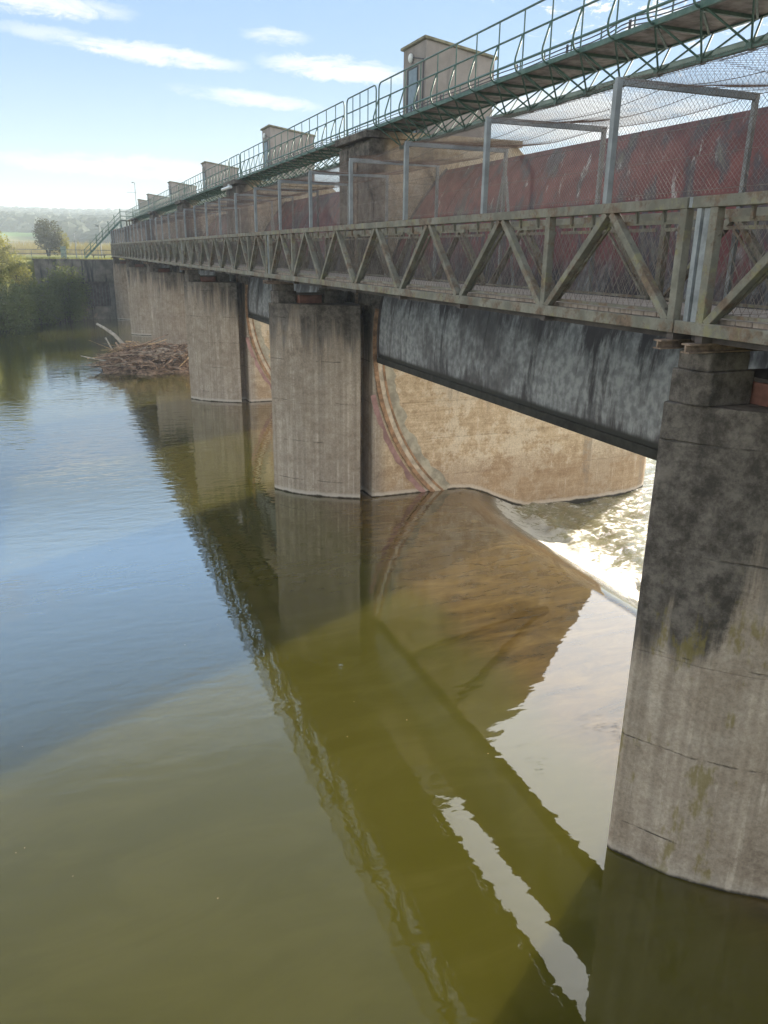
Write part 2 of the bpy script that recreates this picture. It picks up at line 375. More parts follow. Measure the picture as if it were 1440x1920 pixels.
# ------------------------------------------------------------------ water and ground
def lin(a, b, st):
    n = max(1, round((b - a) / st)); return [a + (b - a) * i / n for i in range(n)]
def sstep(a, b, x):
    t = max(0., min(1., (x - a) / (b - a))); return t * t * (3 - 2 * t)
def water_z(x, y):
    if x < 9 or x > 700: return 0. if x < 9 else -1.
    d = min([abs(y - (t + NEAR)) for t in TIP] + [abs(y - (t + FAR)) for t in TIP])
    xd = 10.8 + 1.0 * math.exp(-d / 1.3)
    z = -.95 * sstep(xd, xd + 3.1, x) - .05 * sstep(xd + 1, xd + 2.5, x) * (1 - sstep(xd + 2.7, xd + 3.8, x))
    s = sstep(xd + 2.0, xd + 3.0, x)
    if s > 0 and x < 120 and -12 < y < 97:
        roll = math.exp(-((x - xd - 2.9) / .7) ** 2)
        q = mnoise.turbulence(Vector((x * .9, y * .9, 1.7)), 4, False)
        q2 = mnoise.noise(Vector((x * .55, y * 1.0, 5.1)))
        z += s * (roll * (.06 + .16 * q) + (.05 + .07 * math.exp(-(x - xd - 2) / 9)) * (q - .3) * 1.4 + .04 * q2)
    return z
xs = [-600, -300, -150, -80, -40, -20, -10, 0, 4, 8] + lin(9, 10.5, .5) + lin(10.5, 18, .11) + lin(18, 26, .3) + lin(26, 60, 1.5) + [60, 75, 90, 120, 200, 400, 900]
ys = [-400, -200, -100, -50, -25, -12, -6, 0, 3] + lin(4, 25, .12) + lin(25, 62, .4) + lin(62, 98, 1.) + [98, 150, 300]
w = MB(); w.v = [(x, y, water_z(x, y)) for y in ys for x in xs]; nx = len(xs)
w.f = [(j*nx+i, j*nx+i+1, (j+1)*nx+i+1, (j+1)*nx+i) for j in range(len(ys)-1) for i in range(nx-1)]
tag(w.build('water', M_water, smooth=True), kind='structure')

def shore_y(x):      # far shore line as a function of x (left bank bends towards the camera's left)
    if x > -2: return 96.
    if x > -7: return 96 - 21 * sstep(-2, -7, x)
    return 75 - (abs(x) - 7) * .22 if x > -60 else 63.3
def ground_z(x, y):
    if x > 21: sh = 96 + (x - 21) * .35
    else: sh = shore_y(x)
    steep = .05 if x > -2 else 4.0
    z = -2.6 + 8.95 * sstep(0, steep, y - sh)
    if x < -2.: z -= .9 * sstep(0, 1, (y - sh) / 3) * (1 - sstep(3, 9, y - sh))
    zr = -2.6 + 8.4 * sstep(0, 4, -12.5 - y)
    z = max(z, zr)
    if x > 380: z = max(z, -2.6 + 7 * sstep(380, 400, x))
    if y > 240:
        z += 13 * sstep(240, 560, y) + (19 + 5 * mnoise.noise(Vector((x * .006, 3.3, 0)))) * sstep(480, 930, y)
    if y > 97: z += .12 * mnoise.noise(Vector((x * .2, y * .2, 0)))
    return z
gx = [-700, -400, -250, -150, -100] + lin(-100, -40, 10) + lin(-40, -8, 3) + lin(-8, -2, .6) + [-2.0, -1.99] + lin(0, 24, 3) + lin(24, 80, 8) + lin(80, 400, 20) + [400, 500, 700, 950]
gy = [-500, -250, -120, -60, -30, -16.6, -15.5, -14.5, -13.5, -12.4, 0, 40] + lin(56, 96, 1.) + [96.0, 96.06, 96.6] + lin(97, 130, 2) + lin(130, 240, 10) + lin(240, 1000, 30) + [1000, 1150, 1400]
g = MB(); g.v = [(x, y, ground_z(x, y)) for y in gy for x in gx]; nx = len(gx)
g.f = [(j*nx+i, j*nx+i+1, (j+1)*nx+i+1, (j+1)*nx+i) for j in range(len(gy)-1) for i in range(nx-1)]
tag(g.build('ground', M_ground, smooth=True), kind='structure')

# ------------------------------------------------------------------ piers
nose_near = [(6.02, -.05), (6.17, -.28), (6.42, -.68), (6.83, -1.10), (7.30, -1.46), (7.80, -1.78), (8.30, -2.05)]
def pier_outline():
    pts = [(6.02, .03)] + nose_near + [(8.30, NEAR + .02), (8.31, NEAR + .85), (8.70, NEAR + .85), (8.72, NEAR + .05), (8.80, NEAR)]
    pts += [(11, NEAR), (14, NEAR), (17.6, NEAR)]
    cy = (NEAR + FAR) / 2; hw = (FAR - NEAR) / 2
    for i in range(1, 16):
        t = -math.pi/2 + math.pi * i / 16
        pts.append((17.6 + 3.0 * math.cos(t), cy + hw * math.sin(t)))
    pts += [(17.6, FAR), (13, FAR), (8.3, FAR), (7.2, .42), (6.5, .26)]
    return pts
def arc_pt(r, z): return GX - math.sqrt(max(.01, r * r - (z - GZ) ** 2))
def arc_strip(r0, r1, y0, y1, za, zb, n=22):
    """a curved strip on the pier face between radii r0 > r1 about the gate pivot"""
    m = MB(); vs = []; fs = []
    for i in range(n + 1):
        z = za + (zb - za) * i / n; th = math.asin((z - GZ) / GR)
        for r in (r0, r1):
            for y in (y0, y1): vs.append((GX - r * math.cos(th), y, GZ + r * math.sin(th)))
    for i in range(n):
        b = i * 4
        for u, v in ((0, 1), (1, 3), (3, 2), (2, 0)): fs.append((b+u, b+v, b+4+v, b+4+u))
    fs += [(0, 2, 3, 1), (n*4, n*4+1, n*4+3, n*4+2)]
    m.add(vs, fs); return m

pier_labels = ['weathered concrete pier with black lichen and yellow moss, nearest, filling the right edge',
 'stained concrete pier second from the right, with ochre side wall under the raised gate',
 'grey concrete pier third from the right, behind the right end of the driftwood heap',
 'grey concrete pier directly behind the driftwood heap, fourth along the footbridge',
 'pale grey concrete pier just beyond the pier that stands in driftwood, fifth along the footbridge',
 'farthest concrete pier, standing against the dark bank wall']
root = empty('concrete_pier', (0, TIP[0], 0), pier_labels[0], 'pier', 'concrete piers of the weir')
b = MB(); b.prism(pier_outline(), -3, 3.0)
b.prism([(6.02, .03)] + nose_near + [(8.30, NEAR + .02), (8.31, NEAR + .85), (8.70, NEAR + .85), (8.72, NEAR + .05), (8.80, NEAR), (8.80, FAR), (8.3, FAR), (7.2, .42), (6.5, .26)], 3.0, 6.0)
b.build('pier_body', M_con, root, bevel=.025)
t = MB(); prof = [(8.80, 3.0), (18.75, 3.0), (17.95, 4.7), (17.05, 6.1), (15.6, 8.5), (14.7, 9.5), (13.35, 10.55), (8.62, 10.55), (8.62, 6.0), (8.80, 6.0)]
n = len(prof)
t.add([(x, NEAR, z) for x, z in prof] + [(x, FAR, z) for x, z in prof], [tuple(range(n)), tuple(range(n, 2*n))[::-1]] + [(i, n+i, n+(i+1)%n, (i+1)%n) for i in range(n)])
t.box(8.52, 8.62, NEAR, NEAR + .55, 6.0, 10.45); t.box(8.52, 8.62, FAR - .75, FAR, 6.0, 10.45)
t.box(8.55, 8.62, NEAR + .55, FAR - .75, 10.1, 10.45)
t.box(8.40, 13.45, NEAR - .08, FAR + .08, 10.55, 10.74)
t.build('gate_tower', M_con, root, bevel=.02)
rr = MB(); rr.box(8.57, 8.62, NEAR + 1.12, NEAR + 1.30, 6.0, 10.1); rr.build('rust_streaked_channel', M_iron, root)
arc_strip(GR + .16, GR + .03, NEAR - .05, NEAR, 5.9, -.4).build('guide_rail', M_rail, root)
arc_strip(GR + .03, GR - .12, NEAR - .035, NEAR, 5.9, -.4).build('guide_rail', M_railp, root)
arc_strip(GR - .12, GR - .19, NEAR - .05, NEAR, 5.9, -.4).build('guide_rail', M_rail, root)
mo = MB(); vs = []
for i in range(31):
    z = 4.6 - 4.8 * i / 30; th = math.asin((z - GZ) / GR); wdt = .30 + .22 * mnoise.noise(Vector((z * 2.2, 0, 3))) + .12 * mnoise.noise(Vector((z * 7, 4, 3)))
    for r in (GR - .19, GR - .19 - wdt):
        vs.append((GX - r * math.cos(th), NEAR - .008, GZ + r * math.sin(th)))
mo.add(vs, [(i*2, i*2+1, i*2+3, i*2+2) for i in range(30)]); mo.build('mortar_band', M_mortar, root)
mo = MB(); vs = []
for i in range(31):
    z = 3.4 - 3.2 * i / 30; th = math.asin((z - GZ) / GR); wdt = .16 + .14 * mnoise.noise(Vector((z * 3.2, 9, 3)))
    for r in (GR + .24, GR + .24 + max(.02, wdt)):
        vs.append((GX - r * math.cos(th), NEAR - .006, GZ + r * math.sin(th)))
mo.add(vs, [(i*2, i*2+1, i*2+3, i*2+2) for i in range(30)]); mo.build('paint_smear', M_pinkpaint, root)
def pedestal(x0, x1, y0, y1):
    m = MB()
    m.prism([(x0 + .12, y0), (x1, y0), (x1, y1), (x0, y1), (x0, y0 + .16)], 6.0, 6.36)
    m.prism([(x0 + .10, y0 + .04), (x1 - .06, y0 + .04), (x1 - .06, y1 - .03), (x0 + .04, y1 - .03), (x0 + .04, y0 + .16)], 6.36, 6.56)
    m.build('bearing_block', M_con, root, bevel=.02)
pedestal(6.10, 6.80, -.42, .06); pedestal(7.62, 8.22, -.80, .10)
br = MB(); br.box(6.83, 7.55, -.62, .05, 6.0, 6.24); br.build('brick_infill', M_brick, root, bevel=.01)
br = MB(); br.box(6.80, 7.60, -.70, .08, 6.25, 6.29); br.build('cover_slab', M_dsteel, root)
for k in range(1, 6):
    c = copy_tree(root); c.location.y = TIP[k]; c['label'] = pier_labels[k]

# dry twigs caught on the rough face of the nearest pier
def face_pt(u, z):       # u runs 0..6 along the near nose curve of the nearest pier
    i = min(5, int(u)); f = u - i; a, c = nose_near[i], nose_near[i + 1]
    return Vector((a[0] + (c[0]-a[0])*f - .02, TIP[0] + a[1] + (c[1]-a[1])*f - .03, z))
for j, (u, z, dx, dz, lab) in enumerate([(4.15, 2.62, -.10, .30, 'bent dry twig with a tuft, higher of two snagged on the nearest pier'),
                                  (3.85, 2.28, .26, .07, 'short dry twig lying almost level, lower of two snagged on the nearest pier')]):
    m = MB(); p0 = face_pt(u, z)
    m.tube([p0, p0 + Vector((dx*.4, -.02 + abs(dx)*-.3, dz*.5)), p0 + Vector((dx, -.03 - abs(dx)*.6, dz))], .009, 5, r1=.004)
    for q in range(7):
        e = p0 + Vector((random.uniform(-.05, .05), -.03, random.uniform(-.04, .06)))
        m.tube([p0 + Vector((0, 0, .01*q)), e], .004, 4)
    tag(m.build('twig', M_bark), lab, 'twig', 'twigs snagged on the nearest pier')

# ------------------------------------------------------------------ radial gates
gate_labels = ['red and chalk-streaked radial gate at the right edge, nearest, beside the first pier',
 'red steel gate with dark chalk-streaked underside between the first and second piers from the right',
 'raised steel gate between the second and third piers, seen past the second pier',
 'brown-red steel gate between the third and fourth piers, behind the mesh cage',
 'faded steel gate far along the weir between the fourth and fifth piers',
 'farthest steel gate, between the fifth pier and the bank wall pier']
TH0, TH1 = math.asin((4.41 - GZ) / GR), math.asin((9.82 - GZ) / GR)
def gate(y0, y1, label):
    r = empty('radial_gate', (GX, (y0 + y1) / 2, GZ), label, 'gate', 'radial steel gates'); cy = (y0 + y1) / 2
    def P(rad_, th, y): return (-rad_ * math.cos(th), y - cy, rad_ * math.sin(th))
    m = MB(); n = 28; vs = []
    for i in range(n + 1):
        th = TH0 + (TH1 - TH0) * i / n
        for R_ in (GR, GR - .03):
            for y in (y0 + .03, y1 - .03): vs.append(P(R_, th, y))
    fs = []
    for i in range(n):
        q = i * 4
        for u, v in ((0, 1), (1, 3), (3, 2), (2, 0)): fs.append((q+u, q+v, q+4+v, q+4+u))
    fs += [(0, 2, 3, 1), (n*4, n*4+1, n*4+3, n*4+2)]
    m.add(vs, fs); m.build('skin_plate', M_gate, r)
    for q in range(1, 7):
        y = y0 + (y1 - y0) * q / 7; m = MB(); pts = [P(GR + .004, TH0 + (TH1 - TH0) * i / 14, y) for i in range(15)]
        for u, v in zip(pts, pts[1:]): m.beam(u, v, .03, .008, Vector(u))
        m.build('weld_seam', M_gate, r)
    m = MB(); m.beam(P(GR + .03, TH0 + .004, y0 + .03), P(GR + .03, TH0 + .004, y1 - .03), .05, .12)
    m.beam(P(GR - .02, TH0 - .007, y0 + .03), P(GR - .02, TH0 - .007, y1 - .03), .16, .08); m.build('lip_seal', M_seal, r)
    for y in (y0 + .10, y1 - .10):
        m = MB(); pts = [P(GR + .03, TH0 + (TH1 - TH0) * i / 12, y) for i in range(13)]
        for u, v in zip(pts, pts[1:]): m.beam(u, v, .07, .05)
        m.build('side_seal', M_dsteel, r)
    for th in (TH0 + .17, TH1 - .22):
        m = MB(); m.beam(P(GR - .35, th, y0 + .1), P(GR - .35, th, y1 - .1), .5, .06)
        m.beam(P(GR - .10, th, y0 + .1), P(GR - .10, th, y1 - .1), .14, .14); m.build('girder', M_dsteel, r)
    for y in (y0 + 1.2, y1 - 1.2):
        for th in (TH0 + .17, TH1 - .22):
            yy = y0 + .35 if y < cy else y1 - .35
            m = MB(); m.beam(P(GR - .5, th, y), (0, yy - cy, 0), .22, .22); m.build('gate_arm', M_dsteel, r)
    return r
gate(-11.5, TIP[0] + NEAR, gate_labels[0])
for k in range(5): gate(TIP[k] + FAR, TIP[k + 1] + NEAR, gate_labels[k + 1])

# ------------------------------------------------------------------ footbridge spans
D = 2.46; LEN = 7 * D
def wires(m, axis_pt, ulen, vlen, cell, r, seg=1, sag=None, slope=1.0, wob=0.):
    """two families of diagonal wires in the rectangle ulen x vlen; axis_pt maps (u, v) to a point"""
    dv = vlen * slope
    n = int((ulen + dv) / cell)
    for sgn in (1, -1):
        for i in range(n + 1):
            u0 = i * cell - dv
            pts = []
            for k in range(seg + 1):
                f = k / seg; u = u0 + dv * f; v = vlen * f if sgn > 0 else vlen * (1 - f)
                if wob: u += wob * mnoise.noise(Vector((u * .8, v * 2.0, sgn * 3.1)))
                pts.append((u, v))
            a, c = pts[0], pts[-1]
            if c[0] < 0 or a[0] > ulen: continue
            if a[0] < 0 or c[0] > ulen:      # clip the straight wire to the frame
                lo = max(0., -u0 / dv); hi = min(1., (ulen - u0) / dv)
                if hi - lo < .02: continue
                pts = []
                for k in range(seg + 1):
                    f = lo + (hi - lo) * k / seg
                    pts.append((u0 + dv * f, vlen * f if sgn > 0 else vlen * (1 - f)))
            m.tube([axis_pt(u, v) for u, v in pts], r, 3, caps=False)
def make_span(fine=True):
    r = empty('footbridge_span', (0, 0, 0), 'x', 'footbridge', 'truss spans of the footbridge')
    for x, inner in ((BX, 1), (BX2, -1)):
        def bm(name, p, q, w_, h_, up=(1, 0, 0)):
            m = MB(); m.beam(p, q, w_, h_, up); return m.build(name, M_bp, r, bevel=.007)
        bm('top_chord', (x, -.05, TZ), (x, LEN + .30, TZ), .11, .11, (0, 0, 1))
        bm('bottom_chord', (x, -.06, BZ), (x, LEN + .34, BZ), .11, .13, (0, 0, 1))
        for y in (0, D, LEN - D, LEN):
            bm('post', (x, y, BZ + .055), (x, y, TZ - .055), .10, .10)
        for i in range(7):
            for s_ in (0, 1):
                yb = D * (i + s_); yt = D * (i + .5)
                off_ = .075 * (1 if s_ == 0 else -1)
                bm('diagonal', (x, yb + off_, BZ + .055), (x, yt - off_ * .6, TZ - .055), .085, .095)
        # infill: bars, angle frames and diamond wire
        xi = x + inner * .085
        m = MB()
        for i in range(7):
            ya, yb = D * i + .09, D * (i + 1) - .09
            m.beam((xi, ya, TZ - .17), (xi, yb, TZ - .17), .03, .045); m.beam((xi, ya, BZ + .14), (xi, yb, BZ + .14), .035, .035)
            for a_, c_ in (((ya + .10, BZ + .15), (D * (i + .5) - .10, TZ - .2)), ((yb - .10, BZ + .15), (D * (i + .5) + .10, TZ - .2))):
                m.beam((xi, a_[0], a_[1]), (xi, c_[0], c_[1]), .03, .03)
            for yy in (ya + .3, yb - .3, D * (i + .5) - .4, D * (i + .5) + .4): m.beam((xi - inner * .03, yy, TZ - .17), (xi - inner * .03, yy, TZ - .05), .035, .035)
        m.build('infill_frame', M_bp, r)
        m = MB()
        wires(m, lambda u, v: (xi + inner * .018, u + .05, BZ + .14 + v), LEN - .1, TZ - BZ - .31, .105 if fine else .16, .0033 if fine else .0045, slope=.62)
        m.build('infill_mesh', M_wired, r)
    m = MB(); n = int((LEN + .3) / .21)
    for i in range(n):
        y = i * (LEN + .34) / n
        m.box(BX + .13, BX2 - .06, y, y + .195, 6.86 + random.uniform(-.004, .004), 6.905)
    m.build('deck', M_deck, r)
    m = MB()
    for x in (BX + .12, (BX + BX2) / 2, BX2 - .05): m.box(x, x + .08, 0, LEN + .25, 6.66, 6.858)
    m.build('deck_joist', M_dsteel, r)
    for i in range(8):
        m = MB(); y = D * i; m.box(BX - .02, BX2 + .1, y - .05, y + .05, 6.66, 6.732); m.build('cross_beam', M_dsteel, r)
    for y in (.02, LEN + .02):
        m = MB()                          # I-section stub resting on the bearing blocks
        for z0, z1, hw in ((6.56, 6.575, .06), (6.575, 6.64, .011), (6.64, 6.658, .06)): m.box(BX - .16, BX2 + .1, y - hw, y + hw, z0, z1)
        m.build('support_beam', M_iron, r)
    m = MB(); m.box(BX - .03, BX + .02, LEN + .06, LEN + .14, BZ + .06, TZ - .06); m.box(BX - .045, BX + .0, LEN + .17, LEN + .23, BZ + .06, TZ - .06)
    m.build('joint_plate', M_greyplate, r)
    m = MB(); m.box(BX - .052, BX + .052, LEN + .30, LEN + .345, TZ - .048, TZ + .05); m.build('joint_plate', M_greyplate, r)
    return r
span_labels = ['nearest truss span of the footbridge, running out of the frame at the right edge',
 'rust-streaked truss span of the footbridge between the first and second piers from the right',
 'truss span of the footbridge between the second and third piers from the right',
 'truss span of the footbridge over the driftwood heap, between the third and fourth piers',
 'truss span of the footbridge far along, between the fourth and fifth piers',
 'farthest truss span of the footbridge, ending at the bank wall']
fine_s = make_span(True); coarse_s = make_span(False)
for k in range(6):
    src = fine_s if k < 4 else coarse_s
    o = src if k in (0, 4) else copy_tree(src)
    o.location = (0, TIP[0] + .09 + SP * (k - 1), 0); o['label'] = span_labels[k]

# ------------------------------------------------------------------ mesh cages on top of the footbridge
CX, CX2, CZ = 6.06, 8.10, 9.33
PY = [1.42 + 2.94 * i for i in range(6)]
def make_cage(fine, seed):
    rnd = random.Random(seed)
    r = empty('mesh_cage', (0, 0, 0), 'x', 'mesh cage', 'wire mesh cages over the footbridge')
    for y in PY:
        m = MB(); m.beam((CX, y, TZ + .057), (CX, y, CZ), .075, .075, (0, 1, 0)); m.build('near_post', M_galv, r, bevel=.004)
        m = MB(); m.beam((CX2, y, 6.9), (CX2, y, CZ), .06, .06, (0, 1, 0)); m.build('far_post', M_galv, r, bevel=.004)
        m = MB(); m.beam((CX - .03, y, CZ + .02), (CX2 + .04, y, CZ + .02), .05, .08, (0, 0, 1)); m.build('cross_bar', M_galv, r, bevel=.004)
    for y in (PY[2],) if fine else (PY[3],):
        for s_ in (-1, 1):
            m = MB(); m.beam((CX2, y + s_ * .55, 6.95), (CX2, y + s_ * .05, 8.9), .04, .04, (0, 1, 0)); m.build('brace', M_galv, r)
    cell = .058 if fine else .10; wr = .0017 if fine else .0032
    def sagz(u, v):
        ph = ((u - 1.42) % 2.94) / 2.94
        return CZ + .05 - .13 * math.sin(math.pi * ph) * (.4 + .6 * math.sin(math.pi * min(1, max(0, v / 2.04)))) + .07 * mnoise.noise(Vector((u * .55, v * 1.1, seed)))
    m = MB(); wires(m, lambda u, v: (CX + .045, u, TZ + .08 + v), SP, CZ - TZ - .06, cell, wr); m.build('side_mesh', M_wire, r)
    m = MB(); wires(m, lambda u, v: (CX2 - .04, u, TZ + .08 + v), SP, CZ - TZ - .06, cell, wr); m.build('side_mesh', M_wirer, r)
    m = MB(); wires(m, lambda u, v: (CX + v, u, sagz(u, v)), SP, CX2 - CX, cell * 1.35, wr * .95, seg=7, wob=.06); m.build('roof_mesh', M_wirer, r)
    m = MB()
    for z in (TZ + .12, TZ + .72, CZ - .04): m.tube([(CX + .05, 0, z), (CX + .05, SP, z)], .003, 4)
    for z in (TZ + .1, TZ + .75): m.tube([(CX2 - .05, 0, z), (CX2 - .05, SP, z)], .003, 4)
    for v in (.08, .7, 1.4, 2.0): m.tube([(CX + v, u * SP / 48, sagz(u * SP / 48, v)) for u in range(49)], .004, 4)
    m.build('tension_wire', M_wired, r)
    return r
cage_labels = ['galvanised mesh cage on the nearest footbridge span at the right edge',
 'galvanised mesh cage with tall grey posts between the first and second piers from the right',
 'rusty roofed mesh cage on the footbridge between the second and third piers from the right',
 'hazy mesh cage on the footbridge above the driftwood heap, between the third and fourth piers',
 'far mesh cage on the footbridge between the fourth and fifth piers',
 'farthest mesh cage on the footbridge, next to the bank stairs']
cf = [make_cage(True, 1), make_cage(True, 2)]; cc = make_cage(False, 3)
for k in range(6):
    o = cf[0] if k == 1 else cf[1] if k == 2 else cc if k == 3 else copy_tree(cf[1]) if k == 0 else copy_tree(cc)
    o.location = (0, TIP[0] + SP * (k - 1), 0); o['label'] = cage_labels[k]

# ------------------------------------------------------------------ upper service walkway
WX, WX2, WZ = 8.72, 9.80, 10.84
RZ, R2, R3 = 11.87, 11.47, 11.02
N16 = 16; W0 = .45; W1 = SP - 2.2; PIT = (W1 - W0) / N16
def rail_frame(m, x, y0, y1, z0, z1, r=.021, rc=.16):
    pts = [(x, y0, z0), (x, y0, z1 - rc)]
    for i in range(1, 6):
        t = math.pi / 2 * i / 5; pts.append((x, y0 + rc - rc * math.cos(t), z1 - rc + rc * math.sin(t)))
    for i in range(0, 6):
        t = math.pi / 2 * i / 5; pts.append((x, y1 - rc + rc * math.sin(t), z1 - rc + rc * math.cos(t)))
    pts.append((x, y1, z0)); m.tube(pts, r, 7)
def make_walkway():
    r = empty('service_walkway', (0, 0, 0), 'x', 'walkway', 'green service walkway spans')
    m = MB(); n = 26
    for i in range(n):
        y = W0 + (W1 - W0) * i / n; m.box(WX + .03, WX2 - .03, y + .004, y + (W1 - W0) / n - .004, WZ - .045, WZ - .01)
    m.box(WX + .03, WX2 - .03, W1, SP + W0, WZ - .045, WZ - .01)
    m.build('deck', M_deckg, r)
    m = MB(); m.box(WX - .03, WX + .03, W0, SP + W0, WZ - .07, WZ + .01); m.box(WX2 - .03, WX2 + .03, W0, SP + W0, WZ - .07, WZ + .01)
    for i in range(N16 + 1):
        y = W0 + PIT * i; m.box(WX + .03, WX2 - .03, y - .025, y + .025, WZ - .095, WZ - .046)
    for i in range(N16):
        y = W0 + PIT * i; m.beam((WX + .03, y, WZ - .075), (WX2 - .03, y + PIT, WZ - .075), .03, .03)
    m.build('deck_frame', M_green, r)
    # near handrail: tall frame, two lower rails, bowed brackets
    m = MB(); x = WX
    rail_frame(m, x, W0 + .12, W1 - .08, WZ, RZ); rail_frame(m, x, W1 + .12, SP + W0 - .12, WZ, RZ)
    for z in (R2, R3): m.tube([(x, W0 + .12, z), (x, W1 - .08, z)], .019, 6); m.tube([(x, W1 + .12, z), (x, SP + W0 - .12, z)], .019, 6)
    for i in range(1, N16):
        y = W0 + PIT * i; m.tube([(x, y, WZ), (x, y, RZ)], .014, 6)
    for y in (W1 + .75, W1 + 1.4, W1 + 2.0): m.tube([(x, y, WZ), (x, y, RZ)], .014, 6)
    m.build('near_handrail', M_green, r)
    for i in range(N16 + 1):
        y = W0 + PIT * i + (.14 if i == 0 else -.1 if i == N16 else 0)
        m = MB(); q = [(0, WZ - .05), (-.07, WZ - .04), (-.125, WZ), (-.155, WZ + .07), (-.162, WZ + .15), (-.152, WZ + .22), (-.02, R2 - .01)]
        pts = [Vector((x + a_, y, z_)) for a_, z_ in q]
        m.tube(pts, .019, 7); m.build('bracket', M_green, r, smooth=True)
    # far handrail with conduits
    m = MB(); x = WX2
    for z in (R2, R3 - .04): m.tube([(x, W0, z), (x, SP + W0, z)], .018, 6)
    for i in range(0, N16 + 1):
        y = W0 + PIT * i; m.tube([(x, y, WZ), (x, y, R2)], .015, 6)
        m.tube([(x, y, WZ - .05), (x + .12, y, WZ - .02), (x + .17, y, WZ + .12), (x + .1, y, WZ + .24)], .015, 6)
    m.build('far_handrail', M_green, r)
    m = MB()
    for j in range(5):
        z = WZ + .20 + .075 * j
        pts = []
        for i in range(61):
            y = W0 + (SP) * i / 60; dz = .10 * math.exp(-((y - 6.2) / .6) ** 2) if j > 1 else 0
            pts.append((WX2 - .07, y, z + dz + .012 * math.sin(y * 2.1 + j)))
        m.tube(pts, .012, 5)
    m.build('conduit', M_cable, r)
    m = MB()
    for i in range(0, N16 + 1, 2):
        y = W0 + PIT * i + .05; m.box(WX2 - .055, WX2 - .03, y, y + .05, WZ, WZ + .56)
    m.build('conduit_bracket', M_cable, r)
    # triangular lattice below
    cx, cz = (WX + WX2) / 2, 10.26
    m = MB(); m.tube([(cx, W0 + .5, cz), (cx, W1 - .5, cz)], .035, 7); m.build('lower_chord', M_green, r)
    m = MB()
    for xx in (WX, WX2):
        for i in range(N16):
            yl = W0 + PIT * (i + .5)
            if i in (0, N16): continue
            m.tube([(xx, W0 + PIT * i, WZ - .05), (cx, yl, cz + .02)], .017, 5); m.tube([(xx, W0 + PIT * (i + 1) - .06, WZ - .05), (cx, yl, cz + .02)], .017, 5)
    m.tube([(WX, W0 + .02, WZ - .1), (cx, W0 + PIT * 1.5, cz)], .017, 5)
    m.build('lattice', M_green, r)
    m = MB()
    for i in range(1, N16):
        yl = W0 + PIT * (i + .5)
        if yl < W1 - .4: m.box(cx - .055, cx + .055, yl - .05, yl + .05, cz - .03, cz + .055)
    m.build('node_plate', M_green, r)
    m = MB(); m.tube([(cx + .16, W0 + .35, cz + .10), (cx + .16, W1 - .35, cz + .10)], .06, 10); m.build('water_pipe', M_pipe, r, smooth=True)
    return r
wk_labels = ['nearest green walkway span, ending outside the top right corner',
 'green lattice walkway span from the top right corner to the nearest beige hut',
 'green lattice walkway span between the nearest and the second beige hut',
 'green lattice walkway span between the second and the third beige hut',
 'green lattice walkway span between the third and the fourth beige hut',
 'green lattice walkway span far along, between the fourth and the fifth beige hut']
wk = make_walkway()
for k in range(6):
    o = wk if k == 0 else copy_tree(wk)
    o.location = (0, TIP[0] + SP * (k - 1), 0)
    o['label'] = wk_labels[k]
# last short piece over the bank to the stairs
r = empty('service_walkway', (0, TIP[5], 0), 'short last piece of the green walkway, ending at the head of the bank stairs', 'walkway', 'green service walkway spans')
m = MB(); m.box(WX, WX2, .46, 10.9, WZ - .08, WZ - .01); m.build('deck', M_deckg, r)
m = MB(); rail_frame(m, WX, .6, 9.6, WZ, RZ)
for z in (R2, R3): m.tube([(WX, .6, z), (WX, 9.6, z)], .019, 6); m.tube([(WX2, .6, z), (WX2, 10.8, z)], .019, 6)
for i in range(1, 11): m.tube([(WX, .6 + i * .85, WZ), (WX, .6 + i * .85, RZ)], .014, 6); m.tube([(WX2, .6 + i * .95, WZ), (WX2, .6 + i * .95, R2)], .014, 6)
m.build('handrail', M_green, r)
m = MB()
for y in (3.5, 7., 10.6):
    for x in (WX + .1, WX2 - .1): m.beam((x, y, 6.2), (x, y, WZ - .08), .14, .14, (0, 1, 0))
m.build('support_post', M_dsteel, r)

# tube lamp under the walkway at the third pier's tower
t = MB(); t.tube([(8.30, TIP[2] + NEAR + .25, 10.42), (8.30, TIP[2] + FAR - .2, 10.42)], .075, 10)
t.box(8.32, 8.40, TIP[2] + NEAR + 1.0, TIP[2] + NEAR + 1.1, 10.44, 10.60)
tag(t.build('tube_lamp', M_lamp, smooth=False), 'white tubular lamp under the walkway on the tower of the third pier', 'lamp')

